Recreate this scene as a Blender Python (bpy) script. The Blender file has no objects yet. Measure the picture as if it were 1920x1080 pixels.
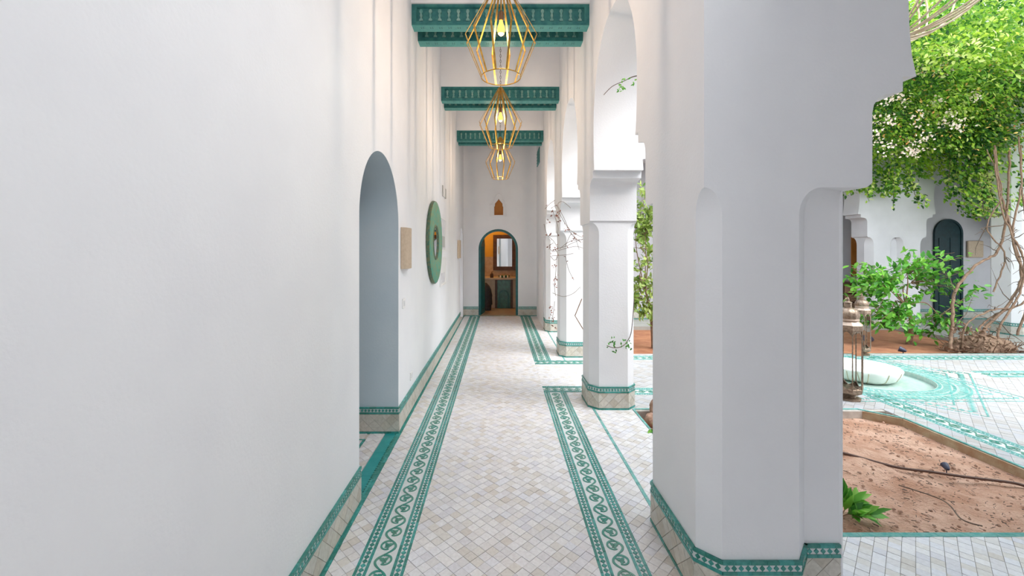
import bpy, bmesh, math, random
import numpy as np
from mathutils import Vector, Matrix, noise
from mathutils.geometry import tessellate_polygon
R = random.Random(7)
PI = math.pi
sc = bpy.context.scene
COL = sc.collection

# ---------------------------------------------------------------- camera, world, light, exposure
VPX, VPY, FOC, CAMH = 937.0, 470.0, 780.0, 1.6
cd = bpy.data.cameras.new('camera'); cam = bpy.data.objects.new('camera', cd); COL.objects.link(cam)
cam.location = (0, 0, CAMH); cam.rotation_euler = (PI/2, 0, 0)
cd.sensor_width = 36.0; cd.lens = 36.0*FOC/1920.0
cd.shift_x = (960-VPX)/1920.0; cd.shift_y = -(540-VPY)/1920.0
cd.clip_start = 0.05; cd.clip_end = 200
sc.camera = cam
w = bpy.data.worlds.new('sky'); sc.world = w; w.use_nodes = True
wn = w.node_tree.nodes; wl = w.node_tree.links
bg = wn['Background']
tc = wn.new('ShaderNodeTexCoord'); sp = wn.new('ShaderNodeSeparateXYZ'); cr = wn.new('ShaderNodeValToRGB')
wl.new(tc.outputs['Generated'], sp.inputs[0]); wl.new(sp.outputs['Z'], cr.inputs[0]); wl.new(cr.outputs[0], bg.inputs[0])
cr.color_ramp.elements[0].position = 0.0; cr.color_ramp.elements[0].color = (0.93, 0.96, 1.0, 1)
cr.color_ramp.elements[1].position = 0.7; cr.color_ramp.elements[1].color = (0.74, 0.86, 1.0, 1)
bg.inputs[1].default_value = 1.85
sd = bpy.data.lights.new('sun', 'SUN'); sun = bpy.data.objects.new('sun', sd); COL.objects.link(sun)
sd.energy = 3.6; sd.angle = math.radians(50); sd.color = (1.0, 0.98, 0.95)
sun.rotation_euler = Vector((.50, -.42, .80)).to_track_quat('Z', 'Y').to_euler()
vs = sc.view_settings
vs.view_transform = 'Standard'; vs.look = 'None'; vs.gamma = 1.0; vs.use_curve_mapping = False; vs.exposure = 0.62
sc.cycles.max_bounces = 14; sc.cycles.diffuse_bounces = 8; sc.cycles.glossy_bounces = 4
sc.cycles.transmission_bounces = 8; sc.cycles.transparent_max_bounces = 12
sc.cycles.caustics_reflective = False; sc.cycles.caustics_refractive = False
sc.cycles.sample_clamp_indirect = 6.0

# ---------------------------------------------------------------- materials
def new_mat(name):
    m = bpy.data.materials.new(name); m.use_nodes = True
    return m, m.node_tree.nodes, m.node_tree.links, m.node_tree.nodes['Principled BSDF']
def mat(name, c1, c2=None, scale=8, rough=0.6, metal=0.0, bump=0.0, bscale=40, detail=4, tone=None, spec=0.5, coat=0.0, emit=None):
    """noise mix of c1 and c2; tone=(dark, light) multiplies by the piece's own 'tone' attribute"""
    m, n, l, b = new_mat(name)
    b.inputs['Roughness'].default_value = rough; b.inputs['Metallic'].default_value = metal
    b.inputs['Specular IOR Level'].default_value = spec; b.inputs['Coat Weight'].default_value = coat
    co = n.new('ShaderNodeTexCoord'); nz = n.new('ShaderNodeTexNoise')
    geo = n.new('ShaderNodeNewGeometry')
    l.new(geo.outputs['Position'], nz.inputs['Vector'])
    nz.inputs['Scale'].default_value = scale; nz.inputs['Detail'].default_value = detail
    mx = n.new('ShaderNodeMix'); mx.data_type = 'RGBA'
    mx.inputs['A'].default_value = (*c1, 1); mx.inputs['B'].default_value = (*(c2 or c1), 1)
    rp = n.new('ShaderNodeMapRange'); rp.inputs['From Min'].default_value = .35; rp.inputs['From Max'].default_value = .65
    l.new(nz.outputs['Fac'], rp.inputs['Value']); l.new(rp.outputs['Result'], mx.inputs['Factor'])
    out = mx.outputs['Result']
    if tone:
        at = n.new('ShaderNodeAttribute'); at.attribute_name = 'tone'
        ramp = n.new('ShaderNodeValToRGB')
        els = ramp.color_ramp.elements
        els[0].position = 0; els[0].color = (*tone[0], 1); els[1].position = 1; els[1].color = (*tone[-1], 1)
        for i, c in enumerate(tone[1:-1]):
            e = els.new((i+1)/(len(tone)-1)); e.color = (*c, 1)
        l.new(at.outputs['Fac'], ramp.inputs[0])
        m2 = n.new('ShaderNodeMix'); m2.data_type = 'RGBA'; m2.blend_type = 'MULTIPLY'; m2.inputs['Factor'].default_value = 1
        l.new(out, m2.inputs['A']); l.new(ramp.outputs[0], m2.inputs['B']); out = m2.outputs['Result']
    l.new(out, b.inputs['Base Color'])
    if bump:
        nb = n.new('ShaderNodeTexNoise'); nb.inputs['Scale'].default_value = bscale; nb.inputs['Detail'].default_value = 5
        l.new(geo.outputs['Position'], nb.inputs['Vector'])
        bp = n.new('ShaderNodeBump'); bp.inputs['Strength'].default_value = bump; bp.inputs['Distance'].default_value = .01 if bump < .9 else .03
        l.new(nb.outputs['Fac'], bp.inputs['Height']); l.new(bp.outputs[0], b.inputs['Normal'])
    if emit:
        b.inputs['Emission Color'].default_value = (*emit[0], 1); b.inputs['Emission Strength'].default_value = emit[1]
    return m
M = {}
M['plaster'] = mat('white_plaster', (.82, .82, .835), (.79, .79, .81), 3, .75, bump=.12, bscale=70, spec=.25)
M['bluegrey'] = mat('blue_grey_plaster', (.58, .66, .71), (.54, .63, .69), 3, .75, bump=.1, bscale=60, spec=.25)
M['grout'] = mat('grout', (.42, .38, .34), (.54, .50, .45), 20, .9)
M['tile'] = mat('cream_zellige', (.98, .98, .97), (.88, .87, .86), 60, .34, bump=.08, bscale=120,
    tone=[(.66, .61, .57), (.74, .71, .68), (.71, .70, .75), (.78, .75, .73), (.77, .77, .82), (.83, .81, .81), (.80, .79, .81)], spec=.45)
M['tile_out'] = mat('white_zellige', (.98, .97, .95), (.90, .88, .86), 60, .35, bump=.1, bscale=120,
    tone=[(.44, .42, .41), (.50, .49, .49), (.48, .49, .53), (.54, .53, .53)], spec=.5)
M['tile_wall'] = mat('grey_green_zellige', (.98, .97, .93), (.82, .80, .75), 50, .3, bump=.12, bscale=90,
    tone=[(.50, .46, .40), (.62, .59, .53), (.58, .57, .54), (.68, .64, .59), (.58, .59, .55)], spec=.5)
M['teal'] = mat('teal_glaze', (.03, .22, .19), (.07, .30, .26), 45, .25, bump=.08, bscale=90, tone=[(.75, .8, .75), (1, 1, 1), (1.1, 1.25, 1.3)], spec=.5)
M['aqua'] = mat('aqua_glaze', (.10, .36, .33), (.24, .46, .43), 30, .25, bump=.08, bscale=90, tone=[(.75, .8, .8), (1, 1, 1), (1.2, 1.2, 1.2)], spec=.5)
M['turq'] = mat('turquoise_slab', (.02, .27, .27), (.03, .32, .31), 12, .25, spec=.5)
M['vine'] = mat('green_vine_glaze', (.03, .25, .20), (.10, .27, .20), 9, .3, spec=.5)
M['whiteglaze'] = mat('white_glaze', (.70, .71, .71), (.62, .65, .64), 40, .3, spec=.5)
M['beam'] = mat('teal_painted_wood', (.012, .125, .135), (.035, .19, .175), 18, .55, bump=.15, bscale=60)
M['beam_light'] = mat('pale_teal_painted_wood', (.05, .27, .265), (.075, .31, .28), 25, .5)
M['carving'] = mat('worn_carved_teal_wood', (.09, .27, .24), (.22, .36, .32), 22, .6)
M['dark'] = mat('dark_hollow', (.008, .03, .03), None, 5, .8)
M['brass'] = mat('aged_brass', (.62, .37, .07), (.40, .22, .05), 30, .35, metal=.85, bump=.05)
M['chain'] = mat('bronze_chain', (.16, .10, .06), None, 30, .45, metal=.8)
M['doorpaint'] = mat('petrol_door_paint', (.004, .095, .10), (.008, .13, .135), 14, .4)
M['doordark'] = mat('shade_toned_petrol', (.002, .022, .028), (.004, .035, .042), 14, .45)  # door paint darkened to stand in for the gallery's shade
M['pooltile'] = mat('pale_green_pool_tile', (.44, .52, .47), (.30, .45, .40), 30, .3)
M['shadeplaster'] = mat('shade_toned_plaster', (.55, .54, .56), (.51, .50, .52), 3, .75, bump=.1, bscale=60, spec=.25)  # plaster with the far gallery's shade put into its colour
M['midplaster'] = mat('half_shade_plaster', (.66, .65, .67), (.60, .59, .61), 2.5, .75, bump=.1, bscale=60, spec=.25)  # far arcade plaster greyed so the colour carries its shade
M['withered'] = mat('withered_leaf', (.50, .22, .06), (.62, .45, .12), 3, .7)
M['patina'] = mat('green_patina', (.05, .36, .27), (.24, .30, .14), 22, .5, bump=.3, bscale=60, detail=8)
M['patina2'] = mat('patina_rim', (.16, .17, .09), (.05, .14, .10), 25, .5, metal=.3)
m_, n_, l_, b_ = new_mat('mirror_glass'); b_.inputs['Metallic'].default_value = 1; b_.inputs['Roughness'].default_value = .03; b_.inputs['Base Color'].default_value = (.85, .85, .85, 1); M['mirror'] = m_
M['tan'] = mat('tan_clay', (.46, .36, .26), (.52, .41, .30), 40, .75, bump=.2)
M['plastic'] = mat('white_plastic', (.80, .79, .77), None, 5, .4)
M['paper'] = mat('pale_print', (.74, .74, .75), (.62, .60, .62), 11, .5)
M['greyline'] = mat('grey_edge', (.45, .44, .42), None, 5, .6)
M['ochre'] = mat('ochre_plaster', (.62, .38, .05), (.55, .32, .04), 4, .7)
M['amber'] = mat('amber_panel', (.42, .15, .015), (.36, .12, .01), 6, .6)
M['stone'] = mat('tan_marble', (.34, .25, .15), (.44, .34, .22), 12, .3)
M['cream'] = mat('cream_stone', (.50, .45, .36), (.42, .37, .29), 9, .4)
M['darkwood'] = mat('dark_wood', (.05, .022, .012), (.09, .04, .02), 14, .45)
M['greentile'] = mat('bottle_green_tile', (.006, .07, .05), (.02, .15, .10), 20, .2)
M['cloth'] = mat('dark_cloth', (.02, .022, .03), (.04, .04, .05), 20, .8)
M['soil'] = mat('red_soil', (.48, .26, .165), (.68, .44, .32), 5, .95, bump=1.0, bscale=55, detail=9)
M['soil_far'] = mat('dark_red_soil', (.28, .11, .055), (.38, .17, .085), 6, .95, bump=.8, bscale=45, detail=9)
M['kerb'] = mat('earth_kerb', (.33, .20, .11), (.42, .34, .22), 10, .85, bump=.4)
M['rock'] = mat('pink_rock', (.52, .33, .24), (.30, .17, .11), 14, .85, bump=.8, bscale=30, detail=8)
M['bark'] = mat('brown_bark', (.22, .12, .07), (.34, .21, .13), 30, .85, bump=.5)
M['deadvine'] = mat('dead_vine_wood', (.26, .17, .11), (.16, .09, .055), 20, .85, bump=.4)
M['twig'] = mat('dark_twig', (.10, .07, .05), (.17, .12, .09), 30, .8)
M['redleaf'] = mat('dry_red_leaf', (.16, .045, .03), (.24, .10, .06), 30, .7)
M['flower'] = mat('cream_blossom', (.85, .74, .64), (.80, .62, .50), 20, .7)
M['lantern'] = mat('tarnished_brass_lantern', (.20, .14, .10), (.36, .27, .20), 40, .4, metal=.75, bump=.3, bscale=120)
M['lantern_light'] = mat('pale_tin_lantern', (.55, .42, .34), (.45, .34, .26), 30, .5, metal=.4)
M['hose'] = mat('brown_hose', (.10, .05, .035), None, 5, .5)
M['spot'] = mat('blue_grey_lamp', (.02, .022, .05), (.04, .05, .09), 9, .4)
M['basin'] = mat('white_marble_basin', (.84, .84, .80), (.76, .77, .72), 9, .3, spec=.5)
M['basinjoint'] = mat('basin_joint', (.50, .42, .27), (.60, .52, .38), 9, .6)
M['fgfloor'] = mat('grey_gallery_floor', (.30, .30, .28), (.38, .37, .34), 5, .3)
M['rattan'] = mat('pale_rattan', (.62, .52, .36), (.50, .38, .24), 20, .6)
m_, n_, l_, b_ = new_mat('lantern_glass')
b_.inputs['Base Color'].default_value = (.95, .97, .96, 1); b_.inputs['Roughness'].default_value = .03
b_.inputs['IOR'].default_value = 1.05; b_.inputs['Transmission Weight'].default_value = 1.0; M['glass'] = m_
m_, n_, l_, b_ = new_mat('bulb_glow'); b_.inputs['Base Color'].default_value = (1, .5, .1, 1)
b_.inputs['Emission Color'].default_value = (1, .52, .07, 1); b_.inputs['Emission Strength'].default_value = 1.6; M['bulb'] = m_
m_, n_, l_, b_ = new_mat('filament_glow'); b_.inputs['Emission Color'].default_value = (1, .8, .4, 1); b_.inputs['Emission Strength'].default_value = 30; M['filament'] = m_
def leafmat(name, cols, trans=.45):
    m, n, l, b = new_mat(name)
    at = n.new('ShaderNodeAttribute'); at.attribute_name = 'tone'
    ramp = n.new('ShaderNodeValToRGB'); els = ramp.color_ramp.elements
    els[0].color = (*cols[0], 1); els[0].position = 0; els[1].color = (*cols[-1], 1); els[1].position = 1
    for i, c in enumerate(cols[1:-1]): e = els.new((i+1)/(len(cols)-1)); e.color = (*c, 1)
    l.new(at.outputs['Fac'], ramp.inputs[0]); l.new(ramp.outputs[0], b.inputs['Base Color'])
    b.inputs['Roughness'].default_value = .4
    tr = n.new('ShaderNodeBsdfTranslucent'); l.new(ramp.outputs[0], tr.inputs[0])
    ms = n.new('ShaderNodeMixShader'); ms.inputs[0].default_value = trans
    l.new(b.outputs[0], ms.inputs[1]); l.new(tr.outputs[0], ms.inputs[2]); l.new(ms.outputs[0], n['Material Output'].inputs[0])
    return m
M['ivy'] = leafmat('creeper_leaf', [(.010, .06, .014), (.06, .20, .03), (.22, .46, .05), (.52, .72, .07), (.88, .92, .40)], .55)  # palest ramp tones paint glints and highlights onto the leaves
M['shrubleaf'] = leafmat('glossy_leaf', [(.03, .16, .015), (.08, .32, .03), (.18, .50, .05), (.30, .60, .09)], .3)
M['paleleaf'] = leafmat('pale_leaf', [(.10, .20, .03), (.30, .42, .08), (.50, .58, .18)])

# ---------------------------------------------------------------- helpers
WL = {}
def wloc(o): return WL.get(o.name, Vector((0, 0, 0))) if o is not None else Vector((0, 0, 0))
def tag(o, label=None, cat=None, group=None, kind=None):
    if label: o['label'] = label
    if cat: o['category'] = cat
    if group: o['group'] = group
    if kind: o['kind'] = kind
    return o
def empty(name, loc, parent=None):
    o = bpy.data.objects.new(name, None); COL.objects.link(o); o.empty_display_size = .1
    L = Vector(loc); WL[o.name] = L
    if parent: o.parent = parent; o.location = L - wloc(parent)
    else: o.location = L
    return o
def thing(name, loc, label, cat, group=None): return tag(empty(name, loc), label, cat, group)
def frame(o, u, v):
    u = Vector(u).normalized(); v = Vector(v).normalized(); n = u.cross(v)
    o = Vector(o)
    return lambda a, b, c=0.0: o + u*a + v*b + n*c
class MB:
    def __init__(s): s.v = []; s.f = []; s.t = []
    def add(s, vs, fs, tone=.5):
        k = len(s.v); s.v += [tuple(p) for p in vs]; s.f += [tuple(i+k for i in f) for f in fs]; s.t += [tone]*len(fs)
    def box(s, x0, x1, y0, y1, z0, z1, tone=.5):
        s.add([(x0,y0,z0),(x1,y0,z0),(x1,y1,z0),(x0,y1,z0),(x0,y0,z1),(x1,y0,z1),(x1,y1,z1),(x0,y1,z1)],
              [(0,3,2,1),(4,5,6,7),(0,1,5,4),(1,2,6,5),(2,3,7,6),(3,0,4,7)], tone)
    def prism(s, poly, F, h0, h1, tone=.5, bottom=False):
        """convex 2-D poly (ccw) raised from h0 to h1 in frame F"""
        n = len(poly)
        vs = [F(a, b, h0) for a, b in poly]+[F(a, b, h1) for a, b in poly]
        fs = [tuple(range(n, 2*n))]+[(i, (i+1) % n, n+(i+1) % n, n+i) for i in range(n)]
        if bottom: fs.append(tuple(reversed(range(n))))
        s.add(vs, fs, tone)
    def extrude(s, loops, F, h0, h1, tone=.5):
        """polygon with holes (loops of (a,b)) between h0 and h1 in frame F"""
        flat = [p for lp in loops for p in lp]; n = len(flat)
        tris = tessellate_polygon([[Vector((a, b, 0)) for a, b in lp] for lp in loops])
        vs = [F(a, b, h1) for a, b in flat]+[F(a, b, h0) for a, b in flat]
        fs = []
        for t in tris:
            A = [flat[i] for i in t]
            ar = (A[1][0]-A[0][0])*(A[2][1]-A[0][1])-(A[2][0]-A[0][0])*(A[1][1]-A[0][1])
            if abs(ar) < 1e-12: continue
            t = tuple(t) if ar > 0 else tuple(reversed(t))
            fs.append(t); fs.append(tuple(i+n for i in reversed(t)))
        k = 0
        for li, lp in enumerate(loops):
            m = len(lp); area = sum(lp[i][0]*lp[(i+1) % m][1]-lp[(i+1) % m][0]*lp[i][1] for i in range(m))
            for i in range(m):
                a, b = k+i, k+(i+1) % m
                q = (a+n, b+n, b, a)
                if (area < 0) != (li > 0): q = tuple(reversed(q))
                fs.append(q)
            k += m
        s.add(vs, fs, tone)
    def tube(s, pts, r, n=6, tone=.5, closed=False, cap=True):
        pts = [Vector(p) for p in pts]; m = len(pts)
        rr = r if isinstance(r, (list, tuple)) else [r]*m
        up = Vector((0, 0, 1)); vs = []; prev = None
        for i, p in enumerate(pts):
            if closed: d = (pts[(i+1) % m]-pts[i-1])
            else: d = pts[min(i+1, m-1)]-pts[max(i-1, 0)]
            if d.length < 1e-9: d = Vector((0, 0, 1))
            d.normalize()
            a = prev if prev is not None else (up if abs(d.z) < .9 else Vector((1, 0, 0)))
            b = d.cross(a)
            if b.length < 1e-6: b = d.cross(Vector((1, .3, 0)))
            b.normalize(); a = b.cross(d); prev = a
            for k in range(n):
                t = 2*PI*k/n; vs.append(p+(a*math.cos(t)+b*math.sin(t))*rr[i])
        fs = []
        for i in range(m if closed else m-1):
            j = (i+1) % m
            for k in range(n):
                q = (i*n+k, i*n+(k+1) % n, j*n+(k+1) % n, j*n+k); fs.append(q)
        if cap and not closed: fs.append(tuple(reversed(range(n)))); fs.append(tuple(range((m-1)*n, m*n)))
        s.add(vs, fs, tone)
    def lathe(s, prof, c, n=24, tone=.5, rot=0, flute=None):
        c = Vector(c); vs = []; m = len(prof)
        for r, z in prof:
            for k in range(n):
                t = 2*PI*k/n+rot; q = r*(flute(k, n, z) if flute else 1)
                vs.append(c+Vector((q*math.cos(t), q*math.sin(t), z)))
        fs = [(i*n+k, i*n+(k+1) % n, (i+1)*n+(k+1) % n, (i+1)*n+k) for i in range(m-1) for k in range(n)]
        fs.append(tuple(reversed(range(n)))); fs.append(tuple(range((m-1)*n, m*n)))
        s.add(vs, fs, tone)
    def ribbon(s, pts, wd, F, h0, h1, tone=.5):
        """flat ribbon along 2-D points"""
        n = len(pts); L = []; Rr = []
        for i in range(n):
            a = pts[max(i-1, 0)]; b = pts[min(i+1, n-1)]
            dx, dy = b[0]-a[0], b[1]-a[1]; q = math.hypot(dx, dy) or 1
            ww = (wd[i] if isinstance(wd, (list, tuple)) else wd)/2
            L.append((pts[i][0]-dy/q*ww, pts[i][1]+dx/q*ww)); Rr.append((pts[i][0]+dy/q*ww, pts[i][1]-dx/q*ww))
        for i in range(n-1): s.prism([Rr[i], Rr[i+1], L[i+1], L[i]], F, h0, h1, tone)
    def leaf(s, p, d, nrm, L, W, tone):
        d = d.normalized(); sd_ = d.cross(nrm)
        if sd_.length < 1e-6: sd_ = d.cross(Vector((.3, .5, .8)))
        sd_.normalize(); u = sd_.cross(d)
        P = [p, p+d*L*.35+sd_*W*.5+u*W*.12, p+d*L*.7+sd_*W*.36+u*W*.1, p+d*L-u*L*.06, p+d*L*.7-sd_*W*.36+u*W*.1, p+d*L*.35-sd_*W*.5+u*W*.12, p+d*L*.5]
        s.add(P, [(0, 6, 1), (1, 6, 2), (2, 6, 3), (3, 6, 4), (4, 6, 5), (5, 6, 0)], tone)
    def build(s, name, m, parent=None, origin=None, smooth=None):
        me = bpy.data.meshes.new(name)
        if origin is None:
            if parent is not None: o = wloc(parent)
            elif s.v:
                A = np.array(s.v); lo = A.min(0); hi = A.max(0); o = Vector(((lo[0]+hi[0])/2, (lo[1]+hi[1])/2, lo[2]))
            else: o = Vector((0, 0, 0))
        else: o = Vector(origin)
        me.from_pydata([(x-o.x, y-o.y, z-o.z) for x, y, z in s.v], [], s.f)
        at = me.attributes.new('tone', 'FLOAT', 'FACE'); at.data.foreach_set('value', s.t)
        me.materials.append(M[m]); me.update()
        if smooth:
            me.polygons.foreach_set('use_smooth', [True]*len(me.polygons)); me.set_sharp_from_angle(angle=math.radians(smooth))
        ob = bpy.data.objects.new(name, me); COL.objects.link(ob); WL[ob.name] = o
        if parent is not None: ob.parent = parent; ob.location = o-wloc(parent)
        else: ob.location = o
        return ob
def box(name, m, x0, x1, y0, y1, z0, z1, parent=None, bevel=0):
    b = MB(); b.box(x0, x1, y0, y1, z0, z1); o = b.build(name, m, parent)
    if bevel:
        md = o.modifiers.new('bevel', 'BEVEL'); md.width = bevel; md.segments = 2
    return o
def clip(poly, region):
    """Sutherland-Hodgman, region convex ccw"""
    out = poly
    n = len(region)
    for i in range(n):
        ax, ay = region[i]; bx, by = region[(i+1) % n]; inp = out; out = []
        if not inp: return []
        ins = lambda p: (bx-ax)*(p[1]-ay)-(by-ay)*(p[0]-ax)
        for j in range(len(inp)):
            p, q = inp[j-1], inp[j]; dp, dq = ins(p), ins(q)
            if (dp >= 0) != (dq >= 0):
                t = dp/(dp-dq); out.append((p[0]+(q[0]-p[0])*t, p[1]+(q[1]-p[1])*t))
            if dq >= 0: out.append(q)
    return out
def inset(poly, g):
    cx = sum(p[0] for p in poly)/len(poly); cy = sum(p[1] for p in poly)/len(poly)
    r = sum(math.hypot(p[0]-cx, p[1]-cy) for p in poly)/len(poly)
    k = max(0, 1-g/max(r, 1e-6)*1.3); return [(cx+(p[0]-cx)*k, cy+(p[1]-cy)*k) for p in poly]
def area(poly): return sum(poly[i-1][0]*poly[i][1]-poly[i][0]*poly[i-1][1] for i in range(len(poly)))/2
def diag_tiles(regions, side, gap=.0012, ang=PI/4, org=(0, 0)):
    """45-degree tile pieces clipped to each convex region -> list of (poly, centre)"""
    res = []; ca, sa = math.cos(ang), math.sin(ang)
    for reg in regions:
        us = [(x-org[0])*ca+(y-org[1])*sa for x, y in reg]; vs_ = [-(x-org[0])*sa+(y-org[1])*ca for x, y in reg]
        for i in range(math.floor(min(us)/side), math.ceil(max(us)/side)+1):
            for j in range(math.floor(min(vs_)/side), math.ceil(max(vs_)/side)+1):
                q = []
                for du, dv in ((0, 0), (1, 0), (1, 1), (0, 1)):
                    u = (i+du)*side; v = (j+dv)*side; q.append((u*ca-v*sa+org[0], u*sa+v*ca+org[1]))
                c = clip(q, reg)
                if len(c) < 3 or area(c) < side*side*.04: continue
                c = inset(c, gap)
                res.append((c, (sum(p[0] for p in c)/len(c), sum(p[1] for p in c)/len(c))))
    return res
def lay_tiles(tiles, F, m, parent, key, n_single, h0=-.006, h1=.0, jit=.0012, name='tile'):
    """the n_single pieces with the smallest key are objects of their own, the rest one joined part"""
    tiles = sorted(tiles, key=key); mb = MB()
    for i, (c, ctr) in enumerate(tiles):
        h = h1+R.uniform(-jit, jit); tone = R.random()
        if i < n_single:
            o = MB(); o.prism(c, F, h0, h, tone, bottom=True)
            o.build(name, m, parent, origin=F(ctr[0], ctr[1], 0))
        else: mb.prism(c, F, h0, h, tone)
    if mb.v: tag(mb.build('tile_field', m, parent), kind='stuff')
FLOOR = frame((0, 0, 0), (1, 0, 0), (0, 1, 0))
rect = lambda x0, x1, y0, y1: [(x0, y0), (x1, y0), (x1, y1), (x0, y1)]

# ---------------------------------------------------------------- vine motif meshes (shared)
def motif_meshes(L, A):
    out = []
    for s in (1, -1):
        mb = MB(); F = FLOOR
        st = []
        for i in range(13):
            t = i/12; st.append((s*A*.92*math.sin(PI*t), L*t))
        mb.ribbon([(x, y) for x, y in st], [.006+.007*math.sin(PI*i/12) for i in range(13)], F, -.004, .0006)
        cx, cy = -s*A*.12, L*.58; sp_ = []
        for i in range(15):                      # the scroll that curls off the stem and closes round the leaf
            t = i/14; a = (-.22+t*1.22)*PI; r = A*(.92-.22*t)
            sp_.append((cx-s*r*math.cos(a+PI*.0)*1.0*-1 if False else cx+s*r*math.cos(a+PI*.62), cy+r*.95*math.sin(a+PI*.62)))
        mb.ribbon(sp_, [.011-.006*(i/14)+.002*math.sin(PI*i/14) for i in range(15)], F, -.004, .0006)
        for k, (a, ln, wd) in enumerate(((.15, .78, .50), (.72, .62, .42), (-.45, .62, .42), (1.25, .45, .3))):
            a = (a*PI) if s > 0 else PI-(a*PI); ln *= A*1.08; wd *= A*1.1
            dx, dy = math.cos(a), math.sin(a); px, py = cx, cy
            pl = [(px-dx*ln*.2, py-dy*ln*.2), (px+dx*ln*.35+dy*wd*.5, py+dy*ln*.35-dx*wd*.5), (px+dx*ln, py+dy*ln), (px+dx*ln*.35-dy*wd*.5, py+dy*ln*.35+dx*wd*.5)]
            mb.prism(pl, F, -.004, .0008)
        me_o = mb.build('vine_scroll', 'vine', None, origin=(0, 0, 0)); me = me_o.data; bpy.data.objects.remove(me_o); out.append(me)
    return out
MOT = motif_meshes(.108, .043)
def border(parent, p0, p1, width=.25, name='tile_border', single=True, mot_m=None, line='teal'):
    """vine border band between two points (centre line) lying in the floor"""
    p0 = Vector((p0[0], p0[1], 0)); p1 = Vector((p1[0], p1[1], 0)); d = p1-p0; L = d.length; d.normalize(); side = Vector((d.y, -d.x, 0))
    F = frame(p0, side, d)      # u across, v along, n = up
    e = empty(name, p0, parent); h = width/2; k = width/.25
    b = MB(); b.prism([(-h, 0), (h, 0), (h, L), (-h, L)], F, -.010, -.003); b.build('bed', 'whiteglaze', e)
    ln = MB()
    for sgn in (-1, 1):
        for a, c in ((h-.015*k, h), (h-.064*k, h-.049*k)):
            y = 0.0
            while y < L-.002:
                q = min(L, y+R.uniform(.07, .10)); x0, x1 = (a, c) if sgn > 0 else (-c, -a)
                ln.prism([(x0, y+.0006), (x1, y+.0006), (x1, q-.0006), (x0, q-.0006)], F, -.005, R.uniform(0, .0012), R.random()); y = q
    tag(ln.build('edge_strip', line, e), kind='stuff')
    dm = MB(); r = .0135*k; p = .030*k; n = int(L/p)
    for sgn in (-1, 1):
        x = sgn*(h-.032*k)
        for i in range(n):
            y = (i+.5)*p; dm.prism([(x-r, y), (x, y-r), (x+r, y), (x, y+r)], F, -.005, .001, R.random())
    tag(dm.build('diamond_inlay', line, e), kind='stuff')
    st = .108*k; n = int(L/st); rz = math.atan2(d.y, d.x)-PI/2
    for i in range(n):
        o = bpy.data.objects.new('vine_scroll', mot_m[i % 2] if mot_m else MOT[i % 2]); COL.objects.link(o); o.parent = e
        o.location = d*(i*st); o.rotation_euler = (0, 0, rz); o.scale = (k, k, 1)
    return e
def strip(name, m, poly_pts, width, parent, h1=.001, seg=.09, kind='stuff'):
    """line of glazed pieces along a polyline"""
    mb = MB()
    for a, b in zip(poly_pts[:-1], poly_pts[1:]):
        a = Vector((*a, 0)); b = Vector((*b, 0)); d = b-a; L = d.length; d.normalize(); F = frame(a, (d.y, -d.x, 0), d)
        y = -width/2
        while y < L+width/2-.003:
            q = min(L+width/2, y+seg*R.uniform(.8, 1.2)); mb.prism([(-width/2, y+.0008), (width/2, y+.0008), (width/2, q-.0008), (-width/2, q-.0008)], F, -.006, h1+R.uniform(0, .001), R.random()); y = q
    o = mb.build(name, m, parent)
    return tag(o, kind=kind)

def skirt(parent, p0, p1, n_single=40, side=.07, proud=.010, top=.23, key=None, lines='teal'):
    """tiled skirting on a wall segment; outward normal is to the right of p0->p1"""
    a = Vector((p0[0], p0[1], 0)); b = Vector((p1[0], p1[1], 0)); d = b-a; L = d.length
    if L < .004: return
    d.normalize(); F = frame(a, d, (0, 0, 1))          # n = d x z = right-hand side
    E_ = .0045
    bk = MB(); bk.prism([(-E_, 0), (L+E_, 0), (L+E_, top-.004), (-E_, top-.004)], F, -.004, proud-.004, bottom=True); bk.build('skirting_bed', 'grout', parent)
    lay_tiles(diag_tiles([rect(-E_, L+E_, .018, top-.062)], side, .0014, org=(L/2, .02)), F, 'tile_wall', parent,
              key or (lambda t: F(*t[1]).length), n_single, proud-.006, proud+.001, .001, name='skirting_tile')
    mb = MB()
    for z0, z1 in ((0, .016), (top-.060, top-.045), (top-.015, top)):
        x = -E_
        while x < L-.002:
            q = x+R.uniform(.05, .075)
            if q > L-.015: q = L+E_
            mb.prism([(x+.0006, z0), (q-.0006, z0), (q-.0006, z1), (x+.0006, z1)], F, 0, proud+.004, R.random()); x = q
    tag(mb.build('skirting_strip', lines, parent), kind='stuff')
    wb = MB(); wb.prism([(-E_, top-.045), (L+E_, top-.045), (L+E_, top-.015), (-E_, top-.015)], F, 0, proud); wb.build('skirting_band', 'whiteglaze', parent)
    dm = MB(); pch = .0285; n = max(1, int(L/pch)); pch = L/n; zc = top-.030; r = .0135
    for i in range(n):
        x = (i+.5)*pch; dm.prism([(x-r*.9, zc), (x, zc-r), (x+r*.9, zc), (x, zc+r)], F, 0, proud+.003, R.random())
    tag(dm.build('skirting_diamond', lines, parent), kind='stuff')

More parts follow.
